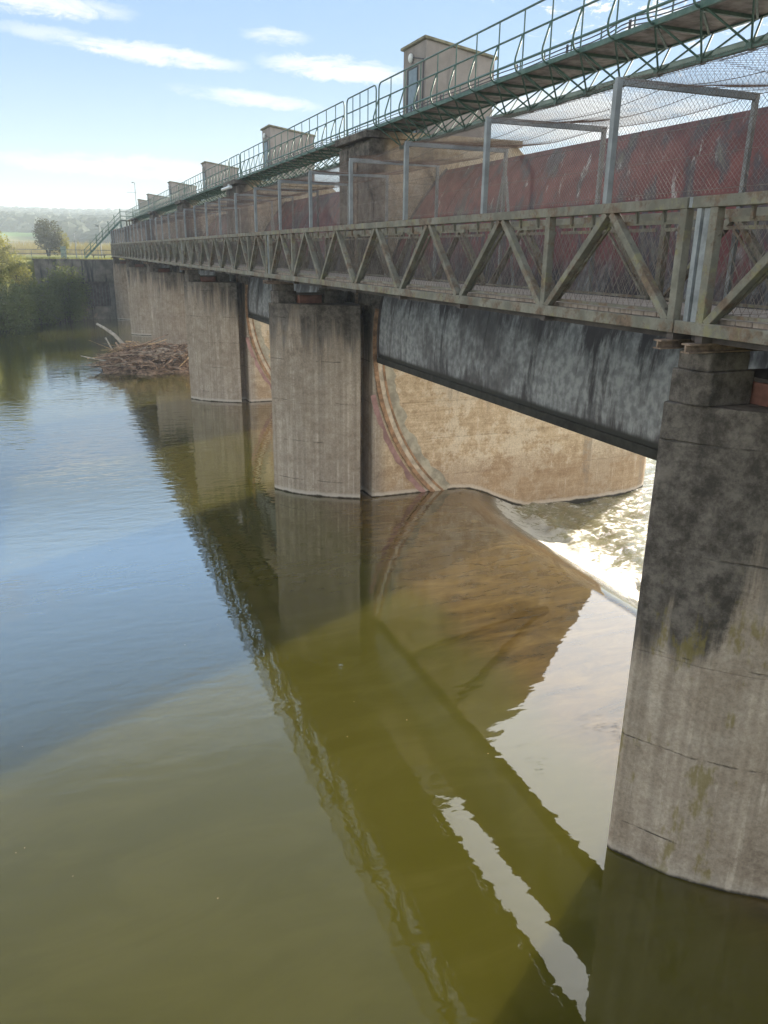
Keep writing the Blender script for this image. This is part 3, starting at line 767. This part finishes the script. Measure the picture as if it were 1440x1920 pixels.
# ------------------------------------------------------------------ hoist huts
hut_labels = ['largest beige hut with blue-grey slatted door, nearest, on the second pier tower',
 'beige hut on the third pier tower, second from the right',
 'beige hut on the tower above the driftwood heap, third from the right',
 'small far beige hut, fourth from the right', 'tiny far beige hut, second from the left end', 'leftmost pale hut on the bank, below the antenna mast']
def make_hut():
    r = empty('hoist_hut', (0, 0, 0), 'x', 'hut', 'beige hoist huts above the piers')
    x0, x1, y0, y1, z0 = 10.3, 12.5, -1.85, -.26, 10.74
    a_, c_ = 13.17, 12.86
    m = MB()
    m.add([(x0,y0,z0),(x1,y0,z0),(x1,y1,z0),(x0,y1,z0),(x0,y0,a_),(x1,y0,c_),(x1,y1,c_),(x0,y1,a_)],
          [(0,3,2,1),(4,5,6,7),(0,1,5,4),(1,2,6,5),(2,3,7,6),(3,0,4,7)])
    m.build('wall', M_pl, r, bevel=.012)
    m = MB(); o = .075
    def rz(x): return a_ + (c_ - a_) * (x - x0) / (x1 - x0)
    v = []
    for dz in (.004, .075):
        for (x, y) in ((x0-o,y0-o),(x1+o,y0-o),(x1+o,y1+o),(x0-o,y1+o)): v.append((x, y, rz(x) + dz))
    m.add(v, [(0,3,2,1),(4,5,6,7),(0,1,5,4),(1,2,6,5),(2,3,7,6),(3,0,4,7)]); m.build('roof', M_slab, r, bevel=.01)
    d = MB(); d.box(x0 - .012, x0 + .02, y0 + .50, y0 + 1.30, z0 + .02, 12.62); d.build('door_recess', M_doord, r)
    d = MB()
    for i in range(6): d.box(x0 - .035, x0 - .013, y0 + .54 + i * .095, y0 + .62 + i * .095, z0 + .05, 12.56)
    dd = d.build('door', M_door, r)
    h = MB(); h.box(x0 - .06, x0 - .036, y0 + .56, y0 + .60, 11.6, 11.74); h.build('handle', M_cable, dd)
    m = MB(); m.ball((x0 - .06, y0 + .92, 12.86), .07, .11, .13, 12, 8); m.build('wall_lamp', M_lamp, r, smooth=True)
    m = MB(); m.box(x0 + .9, x0 + 1.5, y0 - .03, y0 - .002, 11.5, 11.9); m.build('louvre_frame', M_slab, r)
    m = MB(); m.tube([(x0 - .03, y0 + .10, z0 + .1), (x0 - .03, y0 + .10, 12.7), (x0 - .03, y0 + .8, 12.86)], .016, 6); m.build('conduit', M_cable, r)
    m = MB(); m.box(x0 + .93, x0 + 1.47, y0 - .034, y0 - .031, 11.53, 11.87); m.build('louvre', M_doord, r)
    return r
hut = make_hut()
for k in range(5):
    o = hut if k == 0 else copy_tree(hut); o.location = (0, TIP[k + 1], 0); o['label'] = hut_labels[k]
o = copy_tree(hut); o.location = (0, 105.2, 0); o['label'] = hut_labels[5]
m = MB(); m.box(10.1, 12.7, 103.0, 105.2, 6.2, 10.735)
tag(m.build('concrete_plinth', M_con, bevel=.02), 'concrete plinth under the leftmost pale hut on the bank', 'plinth')
m = MB(); m.tube([(9.95, 103.6, 10.7), (9.95, 103.6, 14.9), (9.9, 103.5, 15.05), (9.75, 103.4, 15.08)], .04, 6)
m.tube([(9.0, 103.6, 13.95), (10.1, 103.6, 13.95)], .018, 5)
for x in (9.05, 9.3, 9.55, 9.8): m.tube([(x, 103.3, 13.95), (x, 103.9, 13.95)], .012, 4)
m.box(9.6, 9.8, 103.33, 103.47, 14.98, 15.1)
tag(m.build('antenna_mast', M_galv), 'thin antenna mast with short cross arms beside the leftmost hut', 'antenna')

# ------------------------------------------------------------------ far bank
r = empty('bank_wall', (2, 95.9, 0), 'dark stained bank wall with a recessed panel behind the bushes', 'wall')
def put(m, name, mat, bevel=0): return m.build(name, mat, r, bevel=bevel)
def shift(m): m.v = [(x - 2, y - 95.9, z) for x, y, z in m.v]; return m
m = MB(); m.box(-2.0, 12, 95.6, 96.04, -3, 1.35); m.box(-2.0, 3.0, 95.62, 96.04, 1.35, 4.05); m.box(5.55, 12, 95.62, 96.04, 1.35, 4.05); m.box(-2., 12, 95.55, 96.04, 4.05, 6.3)
put(shift(m), 'wall_face', M_stone)
m = MB(); m.box(-2.1, 12.1, 95.45, 96.1, 6.3, 6.42); put(shift(m), 'coping', M_stone, .02)
m = MB(); m.box(3.0, 5.55, 95.9, 96.03, 1.35, 4.05)
for z in (1.9, 2.9, 3.6): m.box(3.0, 5.55, 95.86, 95.9, z, z + .05)
put(shift(m), 'recessed_panel', M_dsteel)
m = MB()
for i in range(8): m.box(3.1 + .33 * i, 3.13 + .33 * i, 95.84, 95.86, 1.4, 3.6)
put(shift(m), 'panel_bars', M_steelrail)

r = empty('bank_railing', (2, 95.8, 6.42), 'thin steel railing along the top of the far bank wall', 'railing')
m = MB()
for z in (7.38, 6.95): m.tube([(-5.5, 95.8, z), (8.3, 95.8, z)], .03, 5)
m.v = [(x - 2, y - 95.8, z - 6.42) for x, y, z in m.v]; m.build('rail', M_steelrail, r)
for i in range(9):
    m = MB(); m.tube([(-5.5 + i * 1.7 - 2, 0, -.2), (-5.5 + i * 1.7 - 2, 0, .96)], .03, 5); m.build('post', M_steelrail, r)

r = empty('staircase', (3.6, 105, 6.4), 'green steel staircase climbing from the bank to the upper walkway', 'stairs')
a_, c_ = Vector((0, 0, 0)), Vector((4.5, 0, 4.42))
for y in (-.4, .4):
    m = MB(); m.beam(a_ + Vector((0, y, 0)), c_ + Vector((0, y, 0)), .06, .2, (0, 0, 1)); m.beam(c_ + Vector((0, y, 0)), c_ + Vector((1.5, y, 0)), .06, .16); m.build('stringer', M_green, r)
for i in range(1, 19):
    m = MB(); p = a_ + (c_ - a_) * (i / 19); m.box(p.x - .12, p.x + .14, -.37, .37, p.z - .02, p.z + .02); m.build('step', M_dsteel, r)
m = MB(); m.box(4.4, 6.2, -.5, .5, 4.36, 4.42); m.build('landing', M_dsteel, r)
for y in (-.4, .4):
    m = MB()
    for h in (.5, 1.0): m.tube([a_ + Vector((0, y, h)), c_ + Vector((0, y, h)), c_ + Vector((1.5, y, h))], .028, 5)
    for i in range(7):
        p = a_ + (c_ - a_) * (i / 6); m.tube([p + Vector((0, y, 0)), p + Vector((0, y, 1.0 + .35 * (i > 0)))], .03, 5)
    m.tube([c_ + Vector((1.5, y, 0)), c_ + Vector((1.5, y, 1))], .03, 5)
    m.build('handrail', M_green, r)
m = MB()
for y in (-.4, .4): m.beam((4.5, y, 4.3), (4.5, y, -.1), .1, .1, (0, 1, 0))
m.build('support_post', M_green, r)

m = MB(); m.box(.86, 1.46, 98.6, 99.2, 6.3, 7.68); c0 = m.build('control_cabinet', M_cab, bevel=.02)
tag(c0, 'pale green upright cabinet standing on the bank behind the wall railing', 'cabinet')
m = MB(); m.box(.80, 1.52, 98.54, 99.26, 7.69, 7.75); m.build('cabinet_roof', M_cab, c0)
m = MB(); m.box(.9, 1.42, 98.57, 98.597, 6.4, 7.6); cd = m.build('cabinet_door', M_cab, c0, bevel=.006)
m = MB(); m.box(1.34, 1.38, 98.54, 98.569, 7.0, 7.15); m.build('handle', M_cable, cd)

def pole(x, y, h, label, lamp=False):
    z = ground_z(x, y); m = MB(); m.tube([(x, y, z - .2), (x, y, z + h)], .07, 7, r1=.045)
    if lamp: m.box(x - .35, x + .05, y - .12, y + .12, z + h - .12, z + h + .1)
    else: m.tube([(x - .25, y, z + h - .25), (x + .25, y, z + h - .25)], .025, 5)
    tag(m.build('post', M_galv), label, 'pole')
pole(2.9, 115, 3.1, 'bare slim pole on the bank meadow, left of the stairs'); bpy.data.objects['post'].name = 'slim_pole'
z = ground_z(5.8, 110); m = MB(); m.tube([(5.8, 110, z - .2), (5.8, 110, z + 4.0)], .07, 7, r1=.05); m.box(5.35, 5.75, 109.85, 110.15, z + 3.8, z + 4.05)
tag(m.build('lamp_post', M_galv), 'lamp post with a small floodlight rising behind the bank stairs', 'lamp post')
r = empty('shed', (9.2, 118, 6.3), 'small shed with a red tiled roof behind the bank stairs', 'shed')
m = MB(); m.box(-1.2, 1.2, -1.1, 1.1, 0, 3.4); m.build('wall', M_pl, r)
m = MB(); m.add([(-1.5,-1.3,3.41),(1.5,-1.3,3.41),(1.5,1.3,3.41),(-1.5,1.3,3.41),(-1.5,0,3.8),(1.5,0,3.8)], [(0,1,5,4),(2,3,4,5),(0,4,3),(1,2,5),(0,3,2,1)]); m.build('roof', M_tile, r)
m = MB(); m.box(-1.23, -1.2, -.4, .4, 0, 2.0); m.build('door', M_door, r)
r = empty('bench', (5.0, 101, 6.35), 'low dark bench on the bank grass beside the stairs foot', 'bench')
m = MB(); m.box(-.8, .8, -.2, .2, .42, .48); m.build('seat', M_dsteel, r)
for x in (-.6, .6):
    m = MB(); m.box(x - .05, x + .05, -.18, .18, 0, .42); m.build('leg', M_dsteel, r)

# ------------------------------------------------------------------ vegetation
def leaves(m, c, rx, ry, rz, n, size, rnd, nclu=40, spread=.28, flatb=-.6):
    cl = []
    while len(cl) < nclu:
        p = Vector((rnd.uniform(-1, 1), rnd.uniform(-1, 1), rnd.uniform(flatb, 1)))
        if .25 < p.length < 1.0: cl.append(p)
    for i in range(n):
        q = rnd.choice(cl) + Vector((rnd.gauss(0, spread), rnd.gauss(0, spread), rnd.gauss(0, spread * .8)))
        if q.length > 1.25: continue
        o = Vector((c[0] + q.x * rx, c[1] + q.y * ry, c[2] + q.z * rz))
        a_ = Vector((rnd.gauss(0, 1), rnd.gauss(0, 1), rnd.gauss(0, .7))).normalized()
        b_ = a_.cross(Vector((rnd.gauss(0, 1), rnd.gauss(0, 1), rnd.gauss(0, 1)))).normalized()
        s_ = size * rnd.uniform(.6, 1.3)
        m.add([o - a_ * s_, o + b_ * s_ * .45, o + a_ * s_, o - b_ * s_ * .45], [(0, 1, 2, 3)])
def plant(name, base, crown, rs, n, size, mat, label, cat, group=None, seed=1, nclu=45, spread=.25, stems=5, trunk_r=.06, flatb=-.6, extra=None):
    rnd = random.Random(seed); r = empty(name, base, label, cat, group); base = Vector(base)
    m = MB()
    for i in range(stems):
        e = Vector(crown) + Vector((rnd.uniform(-.6, .6) * rs[0], rnd.uniform(-.6, .6) * rs[1], rnd.uniform(-.1, .7) * rs[2]))
        s_ = base + Vector((rnd.uniform(-.2, .2) * rs[0] * (stems > 2), rnd.uniform(-.2, .2) * rs[1] * (stems > 2), -.3))
        md = (s_ + e) / 2 + Vector((rnd.uniform(-.3, .3), rnd.uniform(-.3, .3), .2))
        m.tube([s_ - base, md - base, e - base], trunk_r, 6, r1=trunk_r * .25)
        for q in range(4):
            f = rnd.uniform(.45, .95); p = s_.lerp(e, f); e2 = p + Vector((rnd.uniform(-.5, .5) * rs[0], rnd.uniform(-.5, .5) * rs[1], rnd.uniform(.1, .5) * rs[2]))
            m.tube([p - base, e2 - base], trunk_r * .4, 5, r1=trunk_r * .1)
    m.build('trunk' if stems < 3 else 'stems', M_bark, r)
    m = MB(); leaves(m, Vector(crown) - base, *rs, n, size, rnd, nclu, spread, flatb)
    m.build('crown', mat, r)
    if extra:
        m = MB(); leaves(m, Vector(extra[0]) - base, *extra[1], extra[2], size, rnd, 14, .3); m.build('crown', extra[3], r)
    return r
plant('willow_bush', (0.9, 93.2, 0), (1.0, 93.0, 2.9), (2.1, 1.6, 3.1), 6500, .14, M_leafA, 'grey-green willow bush against the bank wall, right of the two bushes', 'bush', 'waterside bushes', 3, 70, .2, 8, flatb=-.9)
plant('willow_bush', (-1.6, 90.5, 0), (-1.6, 90.3, 2.0), (1.8, 2.0, 2.2), 4200, .14, M_leafA, 'low grey-green willow bush between the tall yellow bush and the wall-side willow', 'bush', 'waterside bushes', 4, 50, .22, 6, flatb=-.9)
plant('willow_bush', (-4.4, 83, 0), (-4.2, 82.5, 2.0), (2.0, 3.0, 2.3), 4500, .14, M_leafA, 'dark willow bush at the left edge, below the yellow bush', 'bush', 'waterside bushes', 5, 50, .22, 6, flatb=-.9)
plant('tall_bush', (-5.4, 86, 4), (-5.5, 85.5, 6.0), (2.0, 2.2, 2.9), 6500, .13, M_leafB, 'tall sunlit yellow-green bush at the left edge', 'bush', None, 6, 60, .22, 6)
plant('tall_bush', (-3.6, 92.5, 4), (-3.8, 92.0, 5.0), (1.4, 1.5, 2.0), 2800, .12, M_leafB, 'small yellow-green bush in front of the bank railing', 'bush', None, 16, 40, .22, 5)
plant('oak_tree', (-.6, 140, 6.3), (-.3, 140, 9.3), (2.0, 2.0, 2.6), 3000, .2, M_leafC, 'dark round oak tree on the meadow behind the bank', 'tree', None, 8, 30, .2, 2, .2, -.75, ((1.5, 140.3, 8.4), (1.0, 1.2, 1.8), 800, M_leafD))
# weeds along the wall top
m = MB(); rnd = random.Random(4)
for i in range(1500):
    x = rnd.uniform(-5, 8); y = rnd.uniform(96.3, 98.5); z = 6.3; h = rnd.uniform(.1, .4); a_ = rnd.uniform(0, 6.3)
    m.add([(x - .03*math.cos(a_), y - .03*math.sin(a_), z), (x + .03*math.cos(a_), y + .03*math.sin(a_), z), (x + rnd.uniform(-.1, .1), y + rnd.uniform(-.1, .1), z + h)], [(0, 1, 2)])
tag(m.build('grass', M_leafB), 'sunlit tufts of grass along the top of the far bank wall', 'grass', kind='stuff')
# strip of dry reeds across the meadow
m = MB()
for i in range(5200):
    x = rnd.uniform(-40, 46); y = rnd.uniform(168, 186); z = ground_z(x, y); h = rnd.uniform(1.6, 2.9); w_ = .09
    m.add([(x - w_, y, z), (x + w_, y, z), (x + rnd.uniform(-.4, .4), y + rnd.uniform(-.3, .3), z + h)], [(0, 1, 2)])
tag(m.build('reeds', M_reed), 'pale tan strip of dry reeds across the meadow', 'reeds', kind='stuff')
# wooded ridge
def lump(m, x, y, z, r_, h, rnd):
    n = 7; vs = []; fs = []
    for j in range(4):
        t = j / 3; rr = r_ * (.85, 1.1, .98, .5)[j]
        for i in range(n):
            a_ = 2 * math.pi * i / n + j * .4; k = rr * rnd.uniform(.75, 1.2)
            vs.append((x + k * math.cos(a_), y + k * math.sin(a_), z + h * ((0, .42, .8, 1.0)[j] + 0 * t + rnd.uniform(-.05, .05))))
    for j in range(3):
        for i in range(n): fs.append((j*n+i, j*n+(i+1)%n, (j+1)*n+(i+1)%n, (j+1)*n+i))
    fs.append(tuple(range(3*n, 4*n))); m.add(vs, fs)
m = MB(); rnd = random.Random(11)
for i in range(4600):
    x = rnd.uniform(-190, 330); y = rnd.uniform(345, 960) if x > 0 else rnd.uniform(430, 960)
    lump(m, x, y, ground_z(x, y) - 1, rnd.uniform(3., 5.4), rnd.uniform(5, 9), rnd)
for i in range(700):
    x = rnd.uniform(-190, 330); y = rnd.uniform(925, 970)
    lump(m, x, y, ground_z(x, y) - 1, rnd.uniform(2., 3.8), rnd.uniform(7, 11.5), rnd)
tag(m.build('wooded_ridge', M_wood), 'hazy blue-green wooded ridge on the horizon', 'woods', kind='stuff')
m = MB()
for i in range(420):
    y = rnd.uniform(-180, 260); x = rnd.uniform(402, 440)
    lump(m, x, y, ground_z(x, y) - 1, rnd.uniform(2.5, 5), rnd.uniform(4, 7.5), rnd)
tag(m.build('far_woods', M_wood), 'low line of trees far downstream', 'woods', kind='stuff')

# ------------------------------------------------------------------ driftwood heap
m = MB(); m2 = MB(); rnd = random.Random(21)
def heap_h(x, y):
    q = ((x - 5.4) / 3.5) ** 2 + ((y - 54.2) / 3.4) ** 2
    h = 1.15 * max(0, 1 - q * (1 + .5 * mnoise.noise(Vector((x * .9, y * .9, 2))))) ** .6 * (1 + .35 * mnoise.noise(Vector((x * 1.3, y * 1.3, 8))))
    h += .75 * math.exp(-(((x - 7.6) / .9) ** 2 + ((y - 52.6) / 1.3) ** 2))
    h += .35 * math.exp(-(((x - 4.4) / 1.2) ** 2 + ((y - 55.6) / 1.2) ** 2))
    return h
for i in range(1300):
    x = rnd.gauss(5.4, 1.75); y = rnd.gauss(54., 1.7); hh = heap_h(x, y)
    if hh <= .05: continue
    z = max(.02, hh * rnd.uniform(.6, 1.15)); L = rnd.choice([.8, 1.2, 1.6, 2.2, 3.2]) * rnd.uniform(.6, 1.2)
    a_ = rnd.gauss(2.6, .7) if rnd.random() < .7 else rnd.uniform(0, 6.3)
    d = Vector((math.cos(a_), math.sin(a_), rnd.gauss(-.04, .16))) * L / 2; p = Vector((x, y, z))
    bend = Vector((rnd.uniform(-.2, .2), rnd.uniform(-.2, .2), rnd.uniform(0, .16)))
    tgt = m2 if (x < 5.6 and y > 54.4 and hh > .9 and rnd.random() < .75) else m  # high back of the heap takes paler sticks: sunlight put into their colour
    tgt.tube([p - d, p + bend, p + d], rnd.choice([.015, .022, .03, .05, .065]) * rnd.uniform(.8, 1.3), 5, r1=.008)
nb = 18; vs = []; fs = []            # matted silt and bark under the sticks
for j in range(nb + 1):
    for i in range(nb + 1):
        x = 2.2 + 6.6 * i / nb; y = 50.8 + 6.8 * j / nb
        vs.append((x, y, heap_h(x, y) * .55 - .16 + .12 * mnoise.noise(Vector((x * 2, y * 2, 0)))))
for j in range(nb):
    for i in range(nb): q = j*(nb+1)+i; fs.append((q, q+1, q+nb+2, q+nb+1))
m.add(vs, fs)
m3 = MB()
for i in range(44):
    x = rnd.gauss(5.4, 1.7); y = rnd.gauss(53.8, 1.6); hh = heap_h(x, y)
    if hh <= .05: continue
    z = hh * rnd.uniform(.75, 1.1) + .05; L = rnd.uniform(2., 4.4); a_ = rnd.gauss(2.5, .6)
    d = Vector((math.cos(a_), math.sin(a_), rnd.gauss(-.05, .12))) * L / 2; p = Vector((x, y, z)); k = Vector((rnd.uniform(-.2, .2), rnd.uniform(-.2, .2), rnd.uniform(0, .2)))
    m3.tube([p - d, p - d * .4 + k, p + d * .3 + k * .6, p + d], rnd.uniform(.05, .12), 7, r1=.025)
    m3.tube([p + k, p + k + Vector((rnd.uniform(-.5, .5), rnd.uniform(-.5, .5), rnd.uniform(.1, .45)))], .03, 5, r1=.01)
r = empty('driftwood_heap', (5.4, 54.2, 0), 'brown tangle of driftwood and branches stranded between two far piers', 'driftwood')
for mm, nm, mt in ((m, 'dark_branches', M_stick), (m2, 'sunlit_top_sticks', M_stick2), (m3, 'larger_logs', M_logb)):
    mm.v = [(x - 5.4, y - 54.2, z) for x, y, z in mm.v]; o = mm.build(nm, mt, r); o['kind'] = 'stuff'
logs = [(((3.9, 57.0, 1.2), (3.35, 57.4, 1.9), (2.75, 57.7, 2.35), (2.3, 58., 2.62)), .14, M_log, 'bleached curved branch rising from the left side of the driftwood heap'),
        (((3.1, 57.0, .9), (2.9, 57.2, 1.4), (2.75, 57.3, 1.75)), .06, M_log, 'short pale stub standing below the bleached branch'),
        (((3.2, 54.3, .35), (2.2, 54.8, .55), (1.0, 55.4, .80)), .05, M_log, 'thin pale pole sticking out low at the left end of the heap'),
        (((2.9, 53.0, .12), (4.6, 52.0, .13), (6.0, 51.2, .12)), .045, M_stick2, 'long straight stick lying along the front waterline of the heap'),
        (((8.2, 52.6, 1.3), (7.4, 51.6, .9), (6.6, 50.9, .35)), .06, M_stick2, 'slanting dead branch leaning across the right front of the heap'),
        (((6.0, 51.8, .35), (7.0, 52.2, 1.0), (7.6, 52.6, 1.5)), .055, M_log, 'grey branch crossing the slanting one at the right of the heap')]
for pts, rr_, mt, lab in logs:
    m = MB(); m.tube(pts, rr_, 8, r1=rr_ * .55)
    p = Vector(pts[1]); m.tube([p, p + Vector((-.25, .15, .35))], rr_ * .35, 5, r1=rr_ * .1)
    tag(m.build('dead_branch', mt, smooth=True), lab, 'branch', 'loose branches on the driftwood heap')

m = MB(); rnd = random.Random(31)
for i in range(45):
    x = rnd.uniform(-3, 5.6); y = rnd.uniform(4.8, 26); a_ = rnd.uniform(0, 6.3); q = rnd.uniform(.006, .014)
    m.add([(x + q*math.cos(a_), y + q*math.sin(a_), .006), (x - q*.5*math.sin(a_), y + q*.5*math.cos(a_), .007), (x - q*math.cos(a_), y - q*math.sin(a_), .006), (x + q*.5*math.sin(a_), y - q*.5*math.cos(a_), .007)], [(0, 1, 2, 3)])
tag(m.build('floating_leaves', M_stick2), 'tiny pale leaves and flecks drifting on the calm water', 'leaves', kind='stuff')

# ------------------------------------------------------------------ haze
hz = NT('haze_air'); v = hz.n('VolumePrincipled'); v.inputs['Color'].default_value = (.80, .91, 1, 1); v.inputs['Density'].default_value = .00095; v.inputs['Anisotropy'].default_value = .1
hz.t.links.new(v.outputs[0], hz.out.inputs['Volume'])
m = MB(); m.box(-690, 940, -480, 1390, -4.2, 66)
HZ = m.build('haze', hz.m); tag(HZ, 'thin pale morning haze over the river valley', 'haze', kind='stuff')

# ------------------------------------------------------------------ sky, sun
SUN_EL, SUN_AZ = 18.5, 58.5       # azimuth measured from +Y towards +X
wd = bpy.data.worlds.new('World'); S.world = wd; wd.use_nodes = True
t = wd.node_tree; t.nodes.clear()
class WN(NT):
    def __init__(s, tree): s.t = tree
a = WN(t)
sky = a.n('TexSky', sky_type='NISHITA'); sky.sun_disc = False; sky.sun_elevation = rad(SUN_EL); sky.sun_rotation = rad(SUN_AZ)
sky.altitude = 300; sky.air_density = 1.0; sky.dust_density = .6; sky.ozone_density = 1.6
g = a.n('TexCoord').outputs['Generated']
nrm = a.n('VectorMath', operation='NORMALIZE'); a.put(nrm.inputs[0], g)
dx, dy, dz = a.xyz(nrm.outputs[0])
az = a.ma('MULTIPLY', a.ma('ARCTAN2', dx, dy), 180 / math.pi); el = a.ma('MULTIPLY', a.ma('ARCSINE', dz), 180 / math.pi)
cmb = a.n('CombineXYZ'); a.put(cmb.inputs[0], a.ma('MULTIPLY', az, .16)); a.put(cmb.inputs[1], a.ma('MULTIPLY', el, .75))
nz = a.noise(cmb.outputs[0], 1.0, 8, .66, .5)
cmb2 = a.n('CombineXYZ'); a.put(cmb2.inputs[0], a.ma('MULTIPLY', az, .5)); a.put(cmb2.inputs[1], a.ma('MULTIPLY', el, 1.1))
nz2 = a.noise(cmb2.outputs[0], 1.3, 7, .7, .6)
tot = None
CL = [(0.5, 13.7, 6.0, .75, -2, 1.0), (7.6, 11.5, 5.6, .62, -4, 1.0), (2.2, 12.0, 5.0, .5, -4, .5), (15.0, 12.9, 2.4, .5, -3, .65), (19.0, 11.2, 5.4, .75, -4, 1.1),
      (13.0, 9.4, 5.4, .5, -5, .75), (4.5, 5.1, 8.5, .75, -1, .65), (36, 8.4, 9, 2.0, -3, 1.0), (43, 34, 21, 19, 0, 7.), (-14, 22, 14, 2.4, 4, .5), (-24, 38, 20, 4, -6, .45), (10, 32, 16, 3, -5, .35)]
for a0, e0, sa, se, tl, st in CL:
    ct, sn = math.cos(rad(tl)), math.sin(rad(tl))
    da = a.ma('SUBTRACT', az, a0); de = a.ma('SUBTRACT', el, e0)
    u = a.ma('ADD', a.ma('MULTIPLY', da, ct / sa), a.ma('MULTIPLY', de, sn / sa))
    w_ = a.ma('ADD', a.ma('MULTIPLY', da, -sn / se), a.ma('MULTIPLY', de, ct / se))
    w_ = a.ma('ADD', w_, a.ma('MULTIPLY', a.ma('SUBTRACT', nz2, .5), 1.6))
    q = a.ma('ADD', a.ma('MULTIPLY', u, u), a.ma('MULTIPLY', w_, w_))
    k = a.ma('MULTIPLY', a.sm(q, 1.2, .0), a.ma('MULTIPLY', a.sm(a.ma('ADD', nz, a.ma('MULTIPLY', nz2, .35)), .44, .76), st))
    tot = k if tot is None else a.ma('ADD', tot, k)
tot = a.ma('MINIMUM', tot, .93)
sx = a.n('SeparateColor'); a.put(sx.inputs[0], sky.outputs[0])
cc = a.n('CombineColor')
for i_, (gam, gain) in enumerate(((.55, 1.0), (.5, 1.35), (.45, 1.9))): a.put(cc.inputs[i_], a.ma('MULTIPLY', a.ma('POWER', sx.outputs[i_], gam), gain))
grad = a.ramp(a.ma('DIVIDE', el, 90., clamp=True), [(0, (.25, .305, .305)), (.025, (.235, .305, .33)), (.07, (.19, .30, .405)), (.125, (.125, .24, .41)), (.17, (.115, .23, .41)), (.23, (.46, .76, 1.18)), (.33, (.40, .62, .92)), (.40, (.25, .31, .38)), (.56, (.10, .13, .17))])
gs = a.n('VectorMath', operation='SCALE'); a.put(gs.inputs[0], grad); gs.inputs['Scale'].default_value = 10.
dome = a.mix(.86, cc.outputs[0], gs.outputs[0])
# unseen warm fill light added to the sky: upstream behind the camera, downstream right
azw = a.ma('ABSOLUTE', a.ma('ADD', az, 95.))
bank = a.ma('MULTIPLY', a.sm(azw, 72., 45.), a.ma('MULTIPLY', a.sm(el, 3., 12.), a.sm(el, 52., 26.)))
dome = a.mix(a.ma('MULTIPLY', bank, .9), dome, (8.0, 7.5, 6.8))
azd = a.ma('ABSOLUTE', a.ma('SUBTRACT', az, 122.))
fill_down = a.ma('MULTIPLY', a.sm(azd, 48., 30.), a.ma('MULTIPLY', a.sm(el, 1., 8.), a.sm(el, 40., 20.)))
dome = a.mix(a.ma('MULTIPLY', fill_down, .95), dome, (21., 19.2, 16.4))
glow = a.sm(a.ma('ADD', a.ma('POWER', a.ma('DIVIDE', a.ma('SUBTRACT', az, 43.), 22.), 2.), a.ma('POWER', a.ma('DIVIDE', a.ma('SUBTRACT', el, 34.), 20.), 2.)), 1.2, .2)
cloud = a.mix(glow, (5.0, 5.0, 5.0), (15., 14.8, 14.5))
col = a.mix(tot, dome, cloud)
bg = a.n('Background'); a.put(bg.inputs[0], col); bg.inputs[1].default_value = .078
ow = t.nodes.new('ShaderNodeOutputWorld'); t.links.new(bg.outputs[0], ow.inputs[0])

sl = bpy.data.lights.new('sun', 'SUN'); sl.energy = 5.0; sl.angle = rad(.5); sl.color = (1, .90, .75)
so = bpy.data.objects.new('sun', sl); COL.objects.link(so)
sd = Vector((math.cos(rad(SUN_EL)) * math.sin(rad(SUN_AZ)), math.cos(rad(SUN_EL)) * math.cos(rad(SUN_AZ)), math.sin(rad(SUN_EL))))
so.rotation_euler = sd.to_track_quat('Z', 'Y').to_euler(); so.location = sd * 60 + Vector((10, 30, 0))

# ------------------------------------------------------------------ camera
cam = bpy.data.cameras.new('camera'); co = bpy.data.objects.new('camera', cam); COL.objects.link(co)
p_, y_, r_ = rad(18.522), rad(22.361), rad(.762)
fwd = Vector((math.sin(y_) * math.cos(p_), math.cos(y_) * math.cos(p_), -math.sin(p_)))
rt = Vector((math.cos(y_), -math.sin(y_), 0)); up = rt.cross(fwd)
r2 = rt * math.cos(r_) + up * math.sin(r_); u2 = -rt * math.sin(r_) + up * math.cos(r_)
mt = Matrix((r2, u2, -fwd)).transposed().to_4x4(); mt.translation = Vector((0, 0, EYE)); co.matrix_world = mt
cam.sensor_fit = 'VERTICAL'; cam.sensor_height = 24; cam.lens = 24 * 1450.16 / 1920; cam.clip_start = .1; cam.clip_end = 5000
S.camera = co

S.render.engine = 'CYCLES'
S.cycles.max_bounces = 8; S.cycles.diffuse_bounces = 4; S.cycles.glossy_bounces = 4; S.cycles.volume_bounces = 1
S.cycles.sample_clamp_indirect = 6; S.cycles.use_denoising = True
S.view_settings.view_transform = 'Standard'; S.view_settings.look = 'None'; S.view_settings.exposure = 1.42; S.view_settings.gamma = 1
